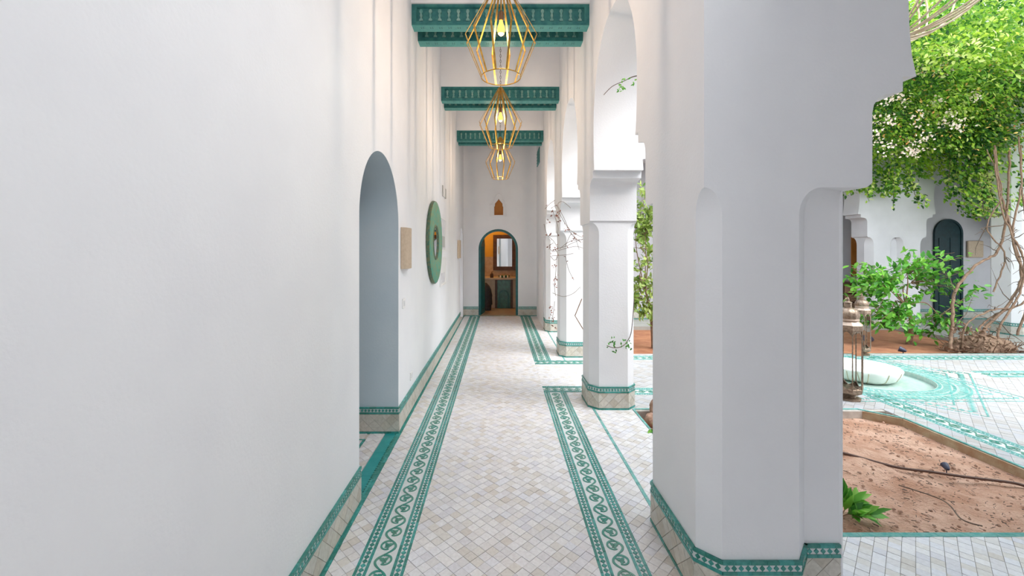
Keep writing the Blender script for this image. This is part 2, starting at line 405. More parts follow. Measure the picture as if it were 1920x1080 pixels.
# ---------------------------------------------------------------- walls
XL, XR, XR2, YF = -.89, .905, 1.375, 10.19
TOP = 5.3
LW = frame((0, 0, 0), (0, 1, 0), (0, 0, 1))          # n = +X
FW = frame((0, 0, 0), (1, 0, 0), (0, 0, 1))          # n = -Y
def round_arch(c, hw, top, z0=0.0, n=20):
    """opening outline, from one side to the other, spring at top-hw*1.02"""
    sp0 = top-hw*1.02
    pts = [(c-hw, z0)]
    for i in range(n+1):
        a = PI-PI*i/n; pts.append((c+hw*math.cos(a), sp0+hw*1.02*math.sin(a)))
    pts.append((c+hw, z0)); return pts
def lobed(c, half, z0=1.88, zdrop=None):
    """lobed horseshoe arch outline, left to right (increasing coordinate)"""
    J = half+.115
    k = [(.115, z0), (.14, 1.90), (.14, 2.21), (.147, 2.245), (.165, 2.275), (.20, 2.292), (.275, 2.305), (.275, 2.37), (.335, 2.372)]
    pts = [(J-d, z) for d, z in k]
    B = J-.30                                   # widest half
    for i in range(1, 23):
        t = i/22; a = -.50+t*(PI/2+.50)
        z = 2.76+(.80 if a > 0 else .74)*math.sin(a)
        x = B*math.cos(a)**(.92 if a > 0 else .35 if False else .30) if a < 0 else B*max(0, math.cos(a))**.86
        pts.append((x, z))
    pts[-1] = (0.0, 3.56)
    left = [(c-x, z) for x, z in pts]; right = [(c+x, z) for x, z in reversed(pts[:-1])]
    return left+right

CY0, CY1 = 1.842, 2.24
# left wall with two round-headed openings
mb = MB()
o1 = round_arch(3.145, .51, 2.34, n=48); o2 = round_arch(9.68, .36, 2.12)
loop = [(-2.2, 0)]+o1+o2+[(YF, 0), (YF, TOP), (-2.2, TOP)]
mb.extrude([loop], LW, XL-.42, XL)
tag(mb.build('wall_left', 'plaster', None, smooth=35), 'long white plaster wall on the left with arched openings', kind='structure')
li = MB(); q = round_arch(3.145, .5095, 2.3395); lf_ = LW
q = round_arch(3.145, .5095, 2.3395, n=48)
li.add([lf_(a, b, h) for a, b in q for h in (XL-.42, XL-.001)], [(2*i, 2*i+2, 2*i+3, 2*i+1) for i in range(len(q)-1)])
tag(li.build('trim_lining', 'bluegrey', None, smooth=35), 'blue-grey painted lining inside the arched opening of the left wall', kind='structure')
# right arcade upper wall
BAYS = [(3.38, .82), (5.45, .79), (7.44, .74)]
mb = MB(); loop = [(CY1, 1.88)]
for c, h in BAYS: loop += lobed(c, h)
loop += [(YF, 1.88), (YF, TOP), (CY1, TOP)]
mb.extrude([loop], LW, XR, XR2)
tag(mb.build('wall_right', 'plaster', None, smooth=35), 'white arcade wall carried on octagonal pillars, pierced by lobed arches', kind='structure')
mb = MB(); mb.box(XR, XR2, 8.64, YF, 0, 1.88); tag(mb.build('wall_corner', 'plaster'), kind='structure')
# cross arcade (facing the camera at the right)
CY0, CY1 = 1.842, 2.24
mb = MB(); loop = [(XR, 1.88)]+lobed(2.40, .775)+[(3.7, 1.88)]+lobed(5.0, .775)+[(6.4, 1.88), (6.4, 3.95), (XR2, 3.95), (XR2, TOP), (XR, TOP)]
XFW = frame((0, 0, 0), (1, 0, 0), (0, 0, 1))
mb.extrude([loop], XFW, -CY1, -CY0)
ob = mb.build('wall_front', 'plaster', None, smooth=35); tag(ob, 'white cross wall beside the near pier, with a lobed arch to the courtyard', kind='structure')
# far wall with door and niche
mb = MB(); door = round_arch(-.035, .485, 2.13)
niche = [(-.135, 2.47), (.085, 2.47), (.085, 2.68), (.07, 2.69), (.065, 2.76), (.03, 2.80), (0.0, 2.83), (-.025, 2.87), (-.05, 2.83), (-.08, 2.80), (-.115, 2.76), (-.12, 2.69), (-.135, 2.68)]
mb.extrude([[(XL-.42, 0)]+door+[(XR2+.2, 0), (XR2+.2, TOP), (XL-.42, TOP)], niche], FW, -(YF+.30), -YF)
tag(mb.build('wall_far', 'plaster', None, smooth=35), 'white end wall with arched doorway and small niche', kind='structure')
mb = MB(); mb.extrude([[(XL-.42, 0)]+round_arch(.2, .55, 2.3)+[(1.8, 0), (1.8, TOP), (XL-.42, TOP)]], XFW, 2.1, 2.3); tag(mb.build('wall_rear', 'plaster', None, smooth=35), kind='structure')  # unseen wall behind the camera, its opening sized to light the near pier
tag(box('wall_end', 'plaster', 6.2, 6.4, -1.9, CY0, 0, 3.95), kind='structure')  # unseen wall added to cut light from the side gallery's open end
tag(box('wall_east', 'plaster', 13.0, 13.2, 1.8, 9.95, 0, 5.6), kind='structure')  # unseen east wing wall, added to block bright sky
# ceiling, side gallery roof, side room
box('ceiling', 'plaster', XL-.42, XR2, -2.2, YF+.3, TOP, TOP+.2).update_tag()
tag(bpy.data.objects['ceiling'], kind='structure')
tag(box('ceiling_gallery', 'plaster', XR2, 6.4, -1.9, CY0+.1, 3.75, 3.95), kind='structure')
tag(box('wall_back', 'plaster', 1.6, 6.4, -2.1, -1.9, 0, 3.95), kind='structure')
mb = MB(); mb.box(-3.6, -3.4, 1.0, 5.2, 0, 3.2); mb.box(-3.4, XL-.42, 5.0, 5.2, 0, 3.2); mb.box(-3.4, XL-.42, 1.0, 1.2, 0, 3.2)
tag(mb.build('wall_side', 'plaster'), kind='structure')
tag(box('wall_recess', 'plaster', -2.2, -2.0, 8.9, YF+.3, 0, 3), kind='structure'); tag(box('wall_recess', 'plaster', -2.0, XL-.42, 8.9, 9.1, 0, 3), kind='structure'); tag(box('ceiling_recess', 'plaster', -2.2, XL-.42, 8.9, YF+.3, 3, 3.1), kind='structure'); tag(box('wall_recess', 'plaster', -2.0, XL-.42, YF, YF+.3, 0, 3), kind='structure')
tag(box('ceiling_side', 'plaster', -3.6, XL-.42, 1.0, 5.2, 3.2, 3.35), kind='structure')
# diaphragm lintels above each pair of beams and a shallow vault between
BEAMS = [4.20, 6.32, 8.62]
for i, y in enumerate(BEAMS):
    tag(box('trim_%d' % (i+1), 'plaster', XL, XR, y-.02, y+.50, 4.09, TOP), kind='structure')
vault = MB()
for (ya, yb) in ((-2.2, 4.18), (4.70, 6.30), (6.82, 8.60), (9.12, YF)):
    pr = []
    for i in range(9):
        t = i/8; pr.append((XL+(XR-XL)*t, 4.72+.42*math.sin(PI*t)))
    vs_ = []; fs_ = []
    for y in (ya, yb):
        for x, z in pr: vs_.append((x, y, z))
    for i in range(8): fs_.append((i, i+1, 9+i+1, 9+i))
    vault.add(vs_, fs_)
tag(vault.build('ceiling_vault', 'plaster', None, smooth=60), kind='structure')

# ---------------------------------------------------------------- floors
TS = .054
bx = MB(); bx.box(XL-.42, XR2-.01, -2.2, YF, -.12, -.006); bx.box(-3.4, XL-.42, 1.2, 5.0, -.12, -.006); bx.box(XR2-.01, 6.4, -1.9, 2.36, -.12, -.006)
floor = tag(bx.build('floor', 'grout', None, origin=(0, 0, 0)), 'gallery floor of small diagonal cream tiles with green vine borders', kind='structure')
LB0, LB1 = -.727, -.477; RB0, RB1 = .50, .75; yN = .9
regs = [rect(XL+.028, LB0, yN, YF), rect(LB1, RB0, yN, YF-.02), rect(RB0, .938, yN-.0, yN+.001),
        rect(RB1, .938, yN, 4.70), rect(.962, XR2-.04, 2.2, 4.70), rect(RB0, XR2-.04, 4.915, 5.86), rect(RB1, .938, 6.05, YF), rect(.962, XR2-.04, 6.05, 8.7),
        rect(XL-.40, XL-.27, 2.64, 3.65), rect(XL-.245, XL-.115, 2.64, 3.65),
        rect(XR, 1.42, yN, 1.842), rect(1.42, 4.2, yN, 2.325), rect(-2.2, XL-.42, 2.2, 4.4)]
lay_tiles(diag_tiles(regs, TS), FLOOR, 'tile', floor,
          lambda t: (0 if (t[1][1] > 2.02 and abs(t[1][0]) < 1.0) else 100)+(t[1][0]**2+t[1][1]**2)**.5, 300)
border(floor, ((LB0+LB1)/2, yN), ((LB0+LB1)/2, YF-.02))
border(floor, ((RB0+RB1)/2, yN), ((RB0+RB1)/2, 4.72))
border(floor, (RB0, 4.81), (XR2, 4.81), .20)
border(floor, ((RB0+RB1)/2, 6.06), ((RB0+RB1)/2, YF-.02))
border(floor, (RB0, 5.96), (XR2, 5.96), .20)
strip('green_line', 'teal', [(XL+.016, yN), (XL+.016, YF-.02)], .024, floor)
strip('green_line', 'aqua', [(.95, yN), (.95, 4.70)], .022, floor)
strip('green_line', 'aqua', [(.95, 6.06), (.95, 8.2)], .022, floor)
strip('green_line', 'aqua', [(1.35, 2.5), (1.35, 4.19)], .02, floor)
strip('green_line', 'teal', [(XL, YF-.010), (XR, YF-.010)], .018, floor)
strip('green_line', 'aqua', [(1.60, 2.343), (3.6, 2.343)], .034, floor, seg=.2)
strip('threshold_slab', 'turq', [(XL-.065, 2.64), (XL-.065, 3.65)], .085, floor, seg=.30)
strip('threshold_line', 'teal', [(XL-.004, 2.64), (XL-.004, 3.65)], .016, floor)
strip('green_line', 'teal', [(XL-.30, 2.3), (XL-.257, 2.3), (XL-.257, 3.52), (-1.6, 3.52)], .02, floor)
strip('green_line', 'teal', [(XL-.42, 3.645), (XL-.03, 3.645)], .012, floor)
mb = MB()
for i in range(34):
    y = 2.655+i*.0295; r = .012; x = XL-.019; mb.prism([(x-r*.8, y), (x, y-r), (x+r*.8, y), (x, y+r)], FLOOR, -.005, .001, R.random())
tag(mb.build('diamond_inlay', 'teal', floor), kind='stuff')

# skirtings on the walls
bl = tag(empty('baseboard_left', (XL, 3, 0)), kind='structure')
skirt(bl, (XL, -1.0), (XL, 2.64), 100, key=lambda t: -t[1][0])
skirt(bl, (XL, 3.655), (XL, 9.32), 120, key=lambda t: t[1][0])
skirt(bl, (XL-.42, 3.65), (XL+.004, 3.65), 40)
bl2 = tag(empty('baseboard_far', (0, YF, 0)), kind='structure')
skirt(bl2, (XL, YF), (-.525, YF), 0); skirt(bl2, (.455, YF), (XR, YF), 0)

# ---------------------------------------------------------------- pillars
def chamfer_ring(x0, x1, y0, y1, c):
    return [(x0, y0+c), (x0+c, y0), (x1-c, y0), (x1, y0+c), (x1, y1-c), (x1-c, y1), (x0+c, y1), (x0, y1-c)]
def pillar(x0, x1, y0, y1, c, label, n_single, zt=1.885, stop=.12, name='pillar', cat='pillar'):
    t = thing(name, ((x0+x1)/2, (y0+y1)/2, 0), label, cat, 'white octagonal pillars of the arcade')
    zs = [(0, c), (zt-stop, c)]
    for i in range(1, 8):
        a = i/7*PI/2; zs.append((zt-stop+stop*math.sin(a)*.98, max(.0008, c*math.cos(a))))
    zs.append((zt, .0008))
    vs_ = []; fs_ = []
    for z, cc in zs: vs_ += [(x, y, z) for x, y in chamfer_ring(x0, x1, y0, y1, cc)]
    for i in range(len(zs)-1):
        for k in range(8): fs_.append((i*8+k, i*8+(k+1) % 8, (i+1)*8+(k+1) % 8, (i+1)*8+k))
    fs_.append(tuple(range(8))[::-1]); fs_.append(tuple(range(8*len(zs)-8, 8*len(zs))))
    m = MB(); m.add(vs_, fs_); m.build('shaft', 'plaster', t, smooth=30)
    ring = chamfer_ring(x0-.001, x1+.001, y0-.001, y1+.001, c)
    for k in range(8):
        a, b = ring[k], ring[(k+1) % 8]
        mid = ((a[0]+b[0])/2, (a[1]+b[1])/2)
        d = (b[0]-a[0], b[1]-a[1]); nrm = (d[1], -d[0])
        vis = nrm[0]*(0-mid[0])+nrm[1]*(0-mid[1]) > 0
        skirt(t, a, b, n_single if vis else 0)
    return t
pillar(XR+.01, 1.375, 4.19, 4.66, .085, 'octagonal white pillar second from the camera, standing clear between two arches with a rock behind it', 14)
pillar(XR+.01, 1.375, 6.24, 6.70, .085, 'octagonal white pillar third from the camera, dry climbing twigs across its face', 0)
pillar(XR+.01, 1.375, 8.18, 8.64, .085, 'octagonal white pillar farthest from the camera, next to the end wall', 0)
# the big near pier: octagonal half column with a jamb wall behind
t = thing('pillar', (1.2, 2.1, 0), 'large white corner pier nearest the camera, filling the picture right of centre', 'pillar', 'white octagonal pillars of the arcade')
pc = .08; X0, X1 = XR, 1.425
base = [(X0, 2.46), (X0, CY0+pc), (X0+pc, CY0+.0), (1.325, CY0+.0), (X1, CY0+.105), (1.60, CY0+.105), (1.60, CY1), (X1, CY1), (X1, 2.54), (X0+pc, 2.54)]
m = MB()
zs = [(0, 1.0), (1.755, 1.0)]+[(1.755+.125*math.sin(i/8*PI/2), max(.01, math.cos(i/8*PI/2))) for i in range(1, 9)]
vs_ = []; fs_ = []
nb_ = 6
for z, k in zs:
    q = pc*k; r = .105*k
    xj = 1.60-.0*k
    vs_ += [(X0, 2.46, z), (X0, CY0+q, z), (X0+q, CY0, z), (X1-.10*k, CY0, z), (X1, CY0+r, z), (xj, CY0+.105, z), (xj, CY1, z), (X1, CY1, z), (X1, 2.54, z), (X0+q, 2.54, z)]
n_ = 10
for i in range(len(zs)-1):
    for k in range(n_): fs_.append((i*n_+k, i*n_+(k+1) % n_, (i+1)*n_+(k+1) % n_, (i+1)*n_+k))
fs_.append(tuple(range(n_*len(zs)-n_, n_*len(zs))))
m.add(vs_, fs_); so = m.build('shaft', 'plaster', t, smooth=20)
m = MB(); m.box(1.585, 1.608, CY0+.100, CY0+.16, 0, 1.885); jt = m.build('jamb_edge', 'plaster', t)
jt.modifiers.new('bevel', 'BEVEL').width = .008
e = .001
for a, b, ns in (((X0-e, 2.46), (X0-e, CY0+pc), 60), ((X0-e, CY0+pc), (X0+pc, CY0-e), 12), ((X0+pc, CY0-e), (1.325, CY0-e), 30), ((1.325, CY0-e), (X1, CY0+.105-e), 10), ((X1, CY0+.105-e), (1.583, CY0+.105-e), 20), ((X0+pc, 2.541), (X0-e, 2.46), 0)):
    skirt(t, a, b, ns, top=.232)

# ---------------------------------------------------------------- carved beams
def beam(y, label):
    t = thing('carved_beam', (0, y, 3.88), label, 'beam', 'carved teal ceiling beams')
    z0, z1, d = 3.88, 4.09, .13
    m = MB(); m.box(XL, XR, y+.02, y+d, z0+.02, z1-.001); m.build('core', 'beam', t)
    m = MB()
    m.box(XL, XR, y, y+.03, z1-.028, z1); m.box(XL, XR, y, y+.03, z0, z0+.035)
    m.box(XL, XL+.05, y, y+.03, z0+.035, z1-.028); m.box(XR-.05, XR, y, y+.03, z0+.035, z1-.028)
    m.box(XL+.05, XR-.05, y+.008, y+.02, z1-.034, z1-.028); m.box(XL+.05, XR-.05, y+.008, y+.02, z0+.035, z0+.042)
    m.build('moulding', 'beam', t)
    m = MB(); m.box(XL, XR, y+.004, y+d, z0-.002, z0+.001); m.build('soffit_board', 'beam_light', t)
    m = MB()
    for i in range(18):
        x = XL+.10+i*(XR-XL-.20)/17
        for sx in (-1, 1):
            for sy in (-1, 1):
                cx, cy = x+sx*.011, y+.055+sy*.010
                F = frame((cx, cy, z0-.0025), (sx, sy*.7, 0), (sy*.7 if False else -sy*.7, sx, 0))
                m.add([F(-.010, 0), F(0, .004), F(.010, 0), F(0, -.004)], [(0, 1, 2, 3)])
    m.build('punched_rosettes', 'dark', t)
    for i in range(18):
        x = XL+.094+i*(XR-XL-.188)/17
        if BAL[0] is None:
            b = MB(); F = frame((0, 0, 0), (1, 0, 0), (0, 0, 1))
            pr = [(.017, 0), (.020, .006), (.014, .020), (.007, .030), (.006, .036), (.011, .046), (.012, .060), (.008, .074), (.009, .080), (.016, .092), (.017, .102), (.013, .114), (.006, .121), (0, .123)]
            L = [(a, z) for a, z in pr]+[(-a, z) for a, z in reversed(pr[:-1])]
            b.extrude([L], F, 0, .012)
            ob = b.build('carved_baluster', 'carving', None, origin=(0, 0, 0)); BAL[0] = ob.data; bpy.data.objects.remove(ob)
        o = bpy.data.objects.new('carved_baluster', BAL[0]); COL.objects.link(o); o.parent = t
        o.location = (x, .02, z0+.046-3.88); o.scale = (1, 1, .96)
BAL = [None]
PL = ['first', 'second', 'third']
for i, y in enumerate(BEAMS):
    dd = .32 if i < 2 else .30
    beam(y, '%s carved teal beam pair from the camera, its front beam with balusters' % ['nearest', 'middle', 'farthest'][i])
    beam(y+dd, '%s carved teal beam pair from the camera, its rear beam half hidden' % ['nearest', 'middle', 'farthest'][i])

# ---------------------------------------------------------------- pendants
def pendant(y, label, x=.01):
    zt, zm, zb = 3.66, 3.22, 2.925; rt, rm, rb = .032, .275, .150
    t = thing('pendant_lamp', (x, y, zb), label, 'pendant lamp', 'brass cage pendant lamps hanging in a row')
    n = 12; w_ = .014
    for k in range(n):
        a = 2*PI*(k+.5)/n; ca, sa = math.cos(a), math.sin(a); m = MB()
        def pt(r, z, s, o): return (x+ca*(r+o)-sa*s*w_/2, y+sa*(r+o)+ca*s*w_/2, z)
        for (r0, z0, r1, z1) in ((rt, zt, rm, zm), (rm, zm, rb, zb)):
            ring = [pt(r0, z0, -1, 0), pt(r0, z0, 1, 0), pt(r0, z0, 1, .004), pt(r0, z0, -1, .004), pt(r1, z1, -1, 0), pt(r1, z1, 1, 0), pt(r1, z1, 1, .004), pt(r1, z1, -1, .004)]
            m.add(ring, [(0, 3, 2, 1), (4, 5, 6, 7), (0, 1, 5, 4), (1, 2, 6, 5), (2, 3, 7, 6), (3, 0, 4, 7)])
        m.build('cage_rib', 'brass', t)
    m = MB(); m.tube([(x+rb*math.cos(2*PI*k/36), y+rb*math.sin(2*PI*k/36), zb) for k in range(36)], .0045, 6, closed=True); m.build('bottom_ring', 'brass', t)
    m = MB(); m.lathe([(.036, zt-.012), (.038, zt), (.030, zt+.012), (.008, zt+.03)], (x, y, 0), 16); m.build('top_cap', 'brass', t)
    m = MB(); m.tube([(x, y, 3.40), (x, y, zt)], .006, 8); m.build('stem', 'brass', t)
    m = MB(); m.lathe([(.012, 3.43), (.020, 3.42), (.020, 3.365), (.016, 3.36)], (x, y, 0), 12); m.build('bulb_socket', 'chain', t)
    m = MB(); m.lathe([(.012, 3.362), (.016, 3.34), (.026, 3.31), (.030, 3.285), (.024, 3.258), (.010, 3.245), (.001, 3.243)], (x, y, 0), 14); b = m.build('bulb', 'bulb', t, smooth=60)
    b.visible_shadow = True
    m = MB(); m.tube([(x-.006, y, 3.345), (x-.008, y, 3.29), (x-.003, y, 3.27), (x+.003, y, 3.27), (x+.008, y, 3.29), (x+.006, y, 3.345)], .0035, 5)
    m.v = [(a, b_y-.026 if False else b_y, c) for a, b_y, c in m.v]
    m.build('filament', 'filament', b)
    m = MB(); z = zt+.03
    while z < 5.13:
        L = .034; v = int(z/L*1.0) % 2
        pts = []
        for k in range(8):
            q = 2*PI*k/8; u = .008*math.cos(q); h = L*.62*math.sin(q)
            pts.append((x+(u if v else 0), y+(0 if v else u), z+L/2+h))
        m.tube(pts, .0022, 4, closed=True); z += L
    m.build('chain', 'chain', t)
    ld = bpy.data.lights.new('bulb_light', 'POINT'); ld.energy = 13; ld.color = (1, .76, .56); ld.shadow_soft_size = .012
    lo = bpy.data.objects.new('bulb_light', ld); COL.objects.link(lo); lo.parent = t; lo.location = (0, 0, 3.225-zb)
    return t
pendant(3.18, 'largest brass cage pendant lamp, nearest the camera and cut by the top edge')
pendant(5.30, 'middle brass cage pendant lamp, hanging behind the largest one')
pendant(7.62, 'smallest brass cage pendant lamp, farthest down the corridor')

# ---------------------------------------------------------------- things on the left wall
def disc_wall(yc, zc):
    t = thing('round_mirror', (XL, yc, zc-.54), 'round mirror in a wide mottled green patina frame on the left wall', 'mirror')
    m = MB(); n = 48; ro, ri, x0, x1 = .545, .205, XL+.004, XL+.05
    prof = [(ro-.01, x0), (ro, x0+.01), (ro, x1-.012), (ro-.02, x1), (ri+.03, x1-.012), (ri+.012, x1-.018), (ri, x1-.03), (ri, x0)]
    def lat(m, prof, tone=.5, close=True):
        vs_ = []; fs_ = []; k = len(prof)
        for i in range(n):
            a = 2*PI*i/n
            for r, x in prof: vs_.append((x, yc+r*math.cos(a), zc+r*math.sin(a)))
        for i in range(n):
            j = (i+1) % n
            for q in range(k if close else k-1):
                fs_.append((i*k+q, i*k+(q+1) % k, j*k+(q+1) % k, j*k+q))
        m.add(vs_, fs_, tone)
    lat(m, prof); m.build('frame', 'patina', t, smooth=40)
    m = MB(); lat(m, [(ro+.004, x0), (ro+.006, x0+.012), (ro+.003, x1-.016), (ro-.004, x1-.006), (ro-.004, x0)]); m.build('outer_rim', 'patina2', t, smooth=40)
    m = MB(); lat(m, [(ri+.03, x1-.013), (ri+.018, x1), (ri, x1-.01), (ri-.006, x1-.03), (ri, x1-.034)]); m.build('inner_rim', 'patina2', t, smooth=40)
    m = MB(); vs_ = [(x0+.012, yc, zc)]+[(x0+.012, yc+ri*math.cos(2*PI*i/n), zc+ri*math.sin(2*PI*i/n)) for i in range(n)]
    m.add([(a+.016, b_y, c) for a, b_y, c in vs_], [(0, 1+i, 1+(i+1) % n) for i in range(n)]); m.build('glass', 'mirror', t)
disc_wall(5.55, 1.71)
def sconce(y0, y1, z0, z1, label):
    t = thing('wall_sconce', (XL, (y0+y1)/2, z0), label, 'wall lamp', 'tan clay wall lamps')
    m = MB(); n = 8; vs_ = []; d = .055
    prof = [(y0+(y1-y0)*(1-math.cos(PI*i/n))/2, XL+.003+d*math.sin(PI*i/n)**.6) for i in range(n+1)]
    m.extrude([[(y, x) for y, x in prof]], lambda a, b, c=0: Vector((b, a, z0+c)), 0, z1-z0); m.build('shade', 'tan', t, smooth=50)
    m = MB(); m.box(XL, XL+.012, y0+.03, y1-.03, z0+.03, z1-.03); m.build('back_plate', 'greyline', t)
sconce(3.73, 4.02, 1.435, 1.81, 'tan clay wall lamp on the left wall between the first opening and the round mirror')
sconce(8.70, 9.05, 1.44, 1.82, 'small distant tan clay wall lamp near the end of the left wall')
def picture(y0, y1, z0, z1, label, prt='paper'):
    t = thing('framed_print', (XL, (y0+y1)/2, z0), label, 'picture', 'pale prints beside the round mirror')
    m = MB(); w_ = .018
    for a in ((y0, y1, z0, z0+w_), (y0, y1, z1-w_, z1), (y0, y0+w_, z0+w_, z1-w_), (y1-w_, y1, z0+w_, z1-w_)): m.box(XL+.001, XL+.018, *a)
    m.build('frame', 'plastic', t)
    m = MB(); m.box(XL+.001, XL+.008, y0+w_, y1-w_, z0+w_, z1-w_); m.build('print', prt, t)
    m = MB(); m.box(XL+.0085, XL+.010, y0+.07, y1-.07, z0+(z1-z0)*.1, z0+(z1-z0)*.45); m.build('motif', 'greyline' if prt == 'paper' else 'paper', t)
picture(6.15, 6.75, 1.60, 2.10, 'upper pale framed print, just behind the round mirror')
picture(6.15, 6.75, 1.06, 1.50, 'lower pale framed print with white mount behind the round mirror', 'plastic')
t = thing('wall_sign', (XL, 6.7, 2.45), 'small pale two-part sign high on the left wall above the prints', 'sign')
m = MB(); m.box(XL+.002, XL+.014, 6.44, 6.68, 2.45, 2.60); m.build('plate', 'plastic', t)
box('edge_bar', 'greyline', XL+.002, XL+.017, 6.42, 6.44, 2.44, 2.61, t); box('grille', 'greyline', XL+.002, XL+.017, 6.68, 6.80, 2.45, 2.60, t)
def switch(y0, y1, z0, z1, label, cat):
    t = thing('light_switch' if cat == 'switch' else 'wall_socket', (XL, (y0+y1)/2, z0), label, cat)
    box('face_plate', 'plastic', XL+.001, XL+.010, y0, y1, z0, z1, t, bevel=.003)
    box('rocker', 'paper', XL+.010, XL+.014, y0+(y1-y0)*.25, y1-(y1-y0)*.25, z0+(z1-z0)*.25, z1-(z1-z0)*.25, t)
switch(3.79, 3.88, 1.07, 1.16, 'small white light switch below the near clay wall lamp', 'switch')
switch(4.12, 4.21, .31, .39, 'white wall socket low on the left wall near the skirting', 'socket')

# niche moulding, amber panel, small teal shutter
t = thing('wall_niche', (-.025, YF, 2.43), 'small lobed wall niche with amber back and white moulding above the doorway', 'niche')
m = MB(); m.box(-.16, .11, YF+.06, YF+.08, 2.45, 2.9); m.build('amber_panel', 'amber', t)
F = frame((-.025, YF, 0), (1, 0, 0), (0, 0, 1))
out = [(-.24, 2.43), (.20, 2.43), (.20, 2.72), (.165, 2.73), (.16, 2.82), (.10, 2.86), (.09, 2.94), (.05, 3.0), (0, 3.03), (-.05, 3.0), (-.09, 2.94), (-.10, 2.86), (-.16, 2.82), (-.165, 2.73), (-.24, 2.72)]
out = [(a, b) for a, b in out]
inn = [((a+.0)*.90, 2.43+(b-2.43)*.93+.02) for a, b in out]
m = MB(); m.extrude([out, inn], F, 0, .035); m.build('outer_moulding', 'plaster', t)
hole = [((a+.025)*1.02, b) for a, b in niche]; rim = [((a+.025)*1.28, 2.64+(b-2.64)*1.16) for a, b in niche]
m = MB(); m.extrude([rim, hole], F, 0, .025); m.build('inner_moulding', 'plaster', t)
t = thing('wall_shutter', (XR, 9.6, 3.60), 'tiny teal louvred shutter high on the right near the end wall', 'shutter')
m = MB(); m.box(XR-.014, XR-.001, 9.40, 9.95, 3.60, 3.95); m.build('board', 'beam', t)
m = MB(); [m.box(XR-.022, XR-.014, 9.40, 9.95, 3.60+.07*i, 3.62+.07*i) for i in range(5)]; m.build('slat', 'beam_light', t)

# ---------------------------------------------------------------- end doorway and wash room
t = tag(empty('door_1', (-.035, YF, 0)), 'petrol teal arched doorway frame with leaf folded open in the end wall', kind='structure')
oa = round_arch(-.035, .485, 2.13); ia = round_arch(-.035, .43, 2.075)
m = MB(); m.extrude([oa+list(reversed(ia))], FW, -(YF+.16), -(YF+.03)); m.build('door_frame', 'doorpaint', t, smooth=40)
m = MB(); lf = frame((-.455, YF+.16, 0), (.16, .98, 0), (0, 0, 1)); m.prism([(0, .01), (.44, .01), (.44, 1.75), (.38, 1.92), (.2, 2.02), (0, 2.0)], lf, -.04, 0, bottom=True); m.build('door_leaf', 'doorpaint', t)
m = MB()
for a in ((.06, .12), (.20, .26), (.32, .38)): m.prism([(a[0], .15), (a[1], .15), (a[1], 1.7), (a[0], 1.7)], lf, 0, .008)
m.build('door_panel', 'doorpaint', t)
W0, W1, WY = -1.3, 1.2, 12.15
m = MB(); m.box(W0, W1, WY, WY+.1, 1.42, 3); m.box(W0-.1, W0, YF+.3, WY, 1.42, 3); m.box(W1, W1+.1, YF+.3, WY, 1.42, 3); tag(m.build('wall_washroom', 'ochre'), kind='structure')
m = MB(); m.box(W0, W1, WY-.01, WY+.1, 0, 1.42); m.box(W0-.1, W0+.01, YF+.3, WY, 0, 1.42); m.box(W1-.01, W1+.1, YF+.3, WY, 0, 1.42); tag(m.build('wall_panelling', 'stone'), kind='structure')
tag(box('ceiling_washroom', 'ochre', W0-.1, W1+.1, YF+.3, WY+.1, 3, 3.1), kind='structure')
tag(box('floor_washroom', 'stone', W0-.1, W1+.1, YF, WY+.1, -.1, .012), kind='structure')
ld = bpy.data.lights.new('washroom_light', 'POINT'); ld.energy = 24; ld.color = (1, .66, .34); ld.shadow_soft_size = .1
lo = bpy.data.objects.new('washroom_light', ld); COL.objects.link(lo); lo.location = (-.75, 11.5, 2.75)
t = wm = thing('wall_mirror', (.13, WY, 1.05), 'rectangular mirror in a heavy dark wood frame above the wash stand', 'mirror')
mx0, mx1, mz0, mz1 = -.19, .47, 1.03, 2.06; fw = .11
m = MB()
for a in ((mx0, mx1, mz0, mz0+fw), (mx0, mx1, mz1-fw, mz1), (mx0, mx0+fw, mz0+fw, mz1-fw), (mx1-fw, mx1, mz0+fw, mz1-fw)): m.box(a[0], a[1], WY-.06, WY-.012, a[2], a[3])
o = m.build('wooden_frame', 'darkwood', t); o.modifiers.new('bevel', 'BEVEL').width = .006
m = MB(); m.box(mx0+fw, mx1-fw, WY-.03, WY-.013, mz0+fw, mz1-fw); m.build('glass', 'mirror', t)
wm.rotation_euler = (0, 0, -.05); wm.location.y -= .012
t = thing('wash_stand', (.05, 11.7, 0), 'cream stone wash stand with a green arched tile front under the wood mirror', 'wash stand')
box('counter', 'cream', -.55, .62, 11.42, WY-.012, .80, .85, t, bevel=.006)
box('body', 'cream', -.45, .56, 11.48, WY-.015, .015, .80, t)
m = MB(); m.box(-.13, .36, 11.44, 11.48, .02, .80); m.build('surround', 'darkwood', t)
F = frame((.115, 11.44, 0), (1, 0, 0), (0, 0, 1)); m = MB(); m.extrude([[(-.18, .02), (.18, .02), (.18, .79), (-.18, .79)]], F, 0, .012); m.build('tile_front', 'greentile', t)
m = MB(); ar = round_arch(0, .14, .52, .03, 12); ai = round_arch(0, .105, .485, .03, 12); m.extrude([ar+list(reversed(ai))], F, .012, .022); m.build('arch_relief', 'doorpaint', t)
m = MB(); m.lathe([(.06, .85), (.14, .86), (.17, .90), (.165, .905), (.12, .87)], (.12, 11.62, 0), 20); m.build('bowl', 'greentile', t)
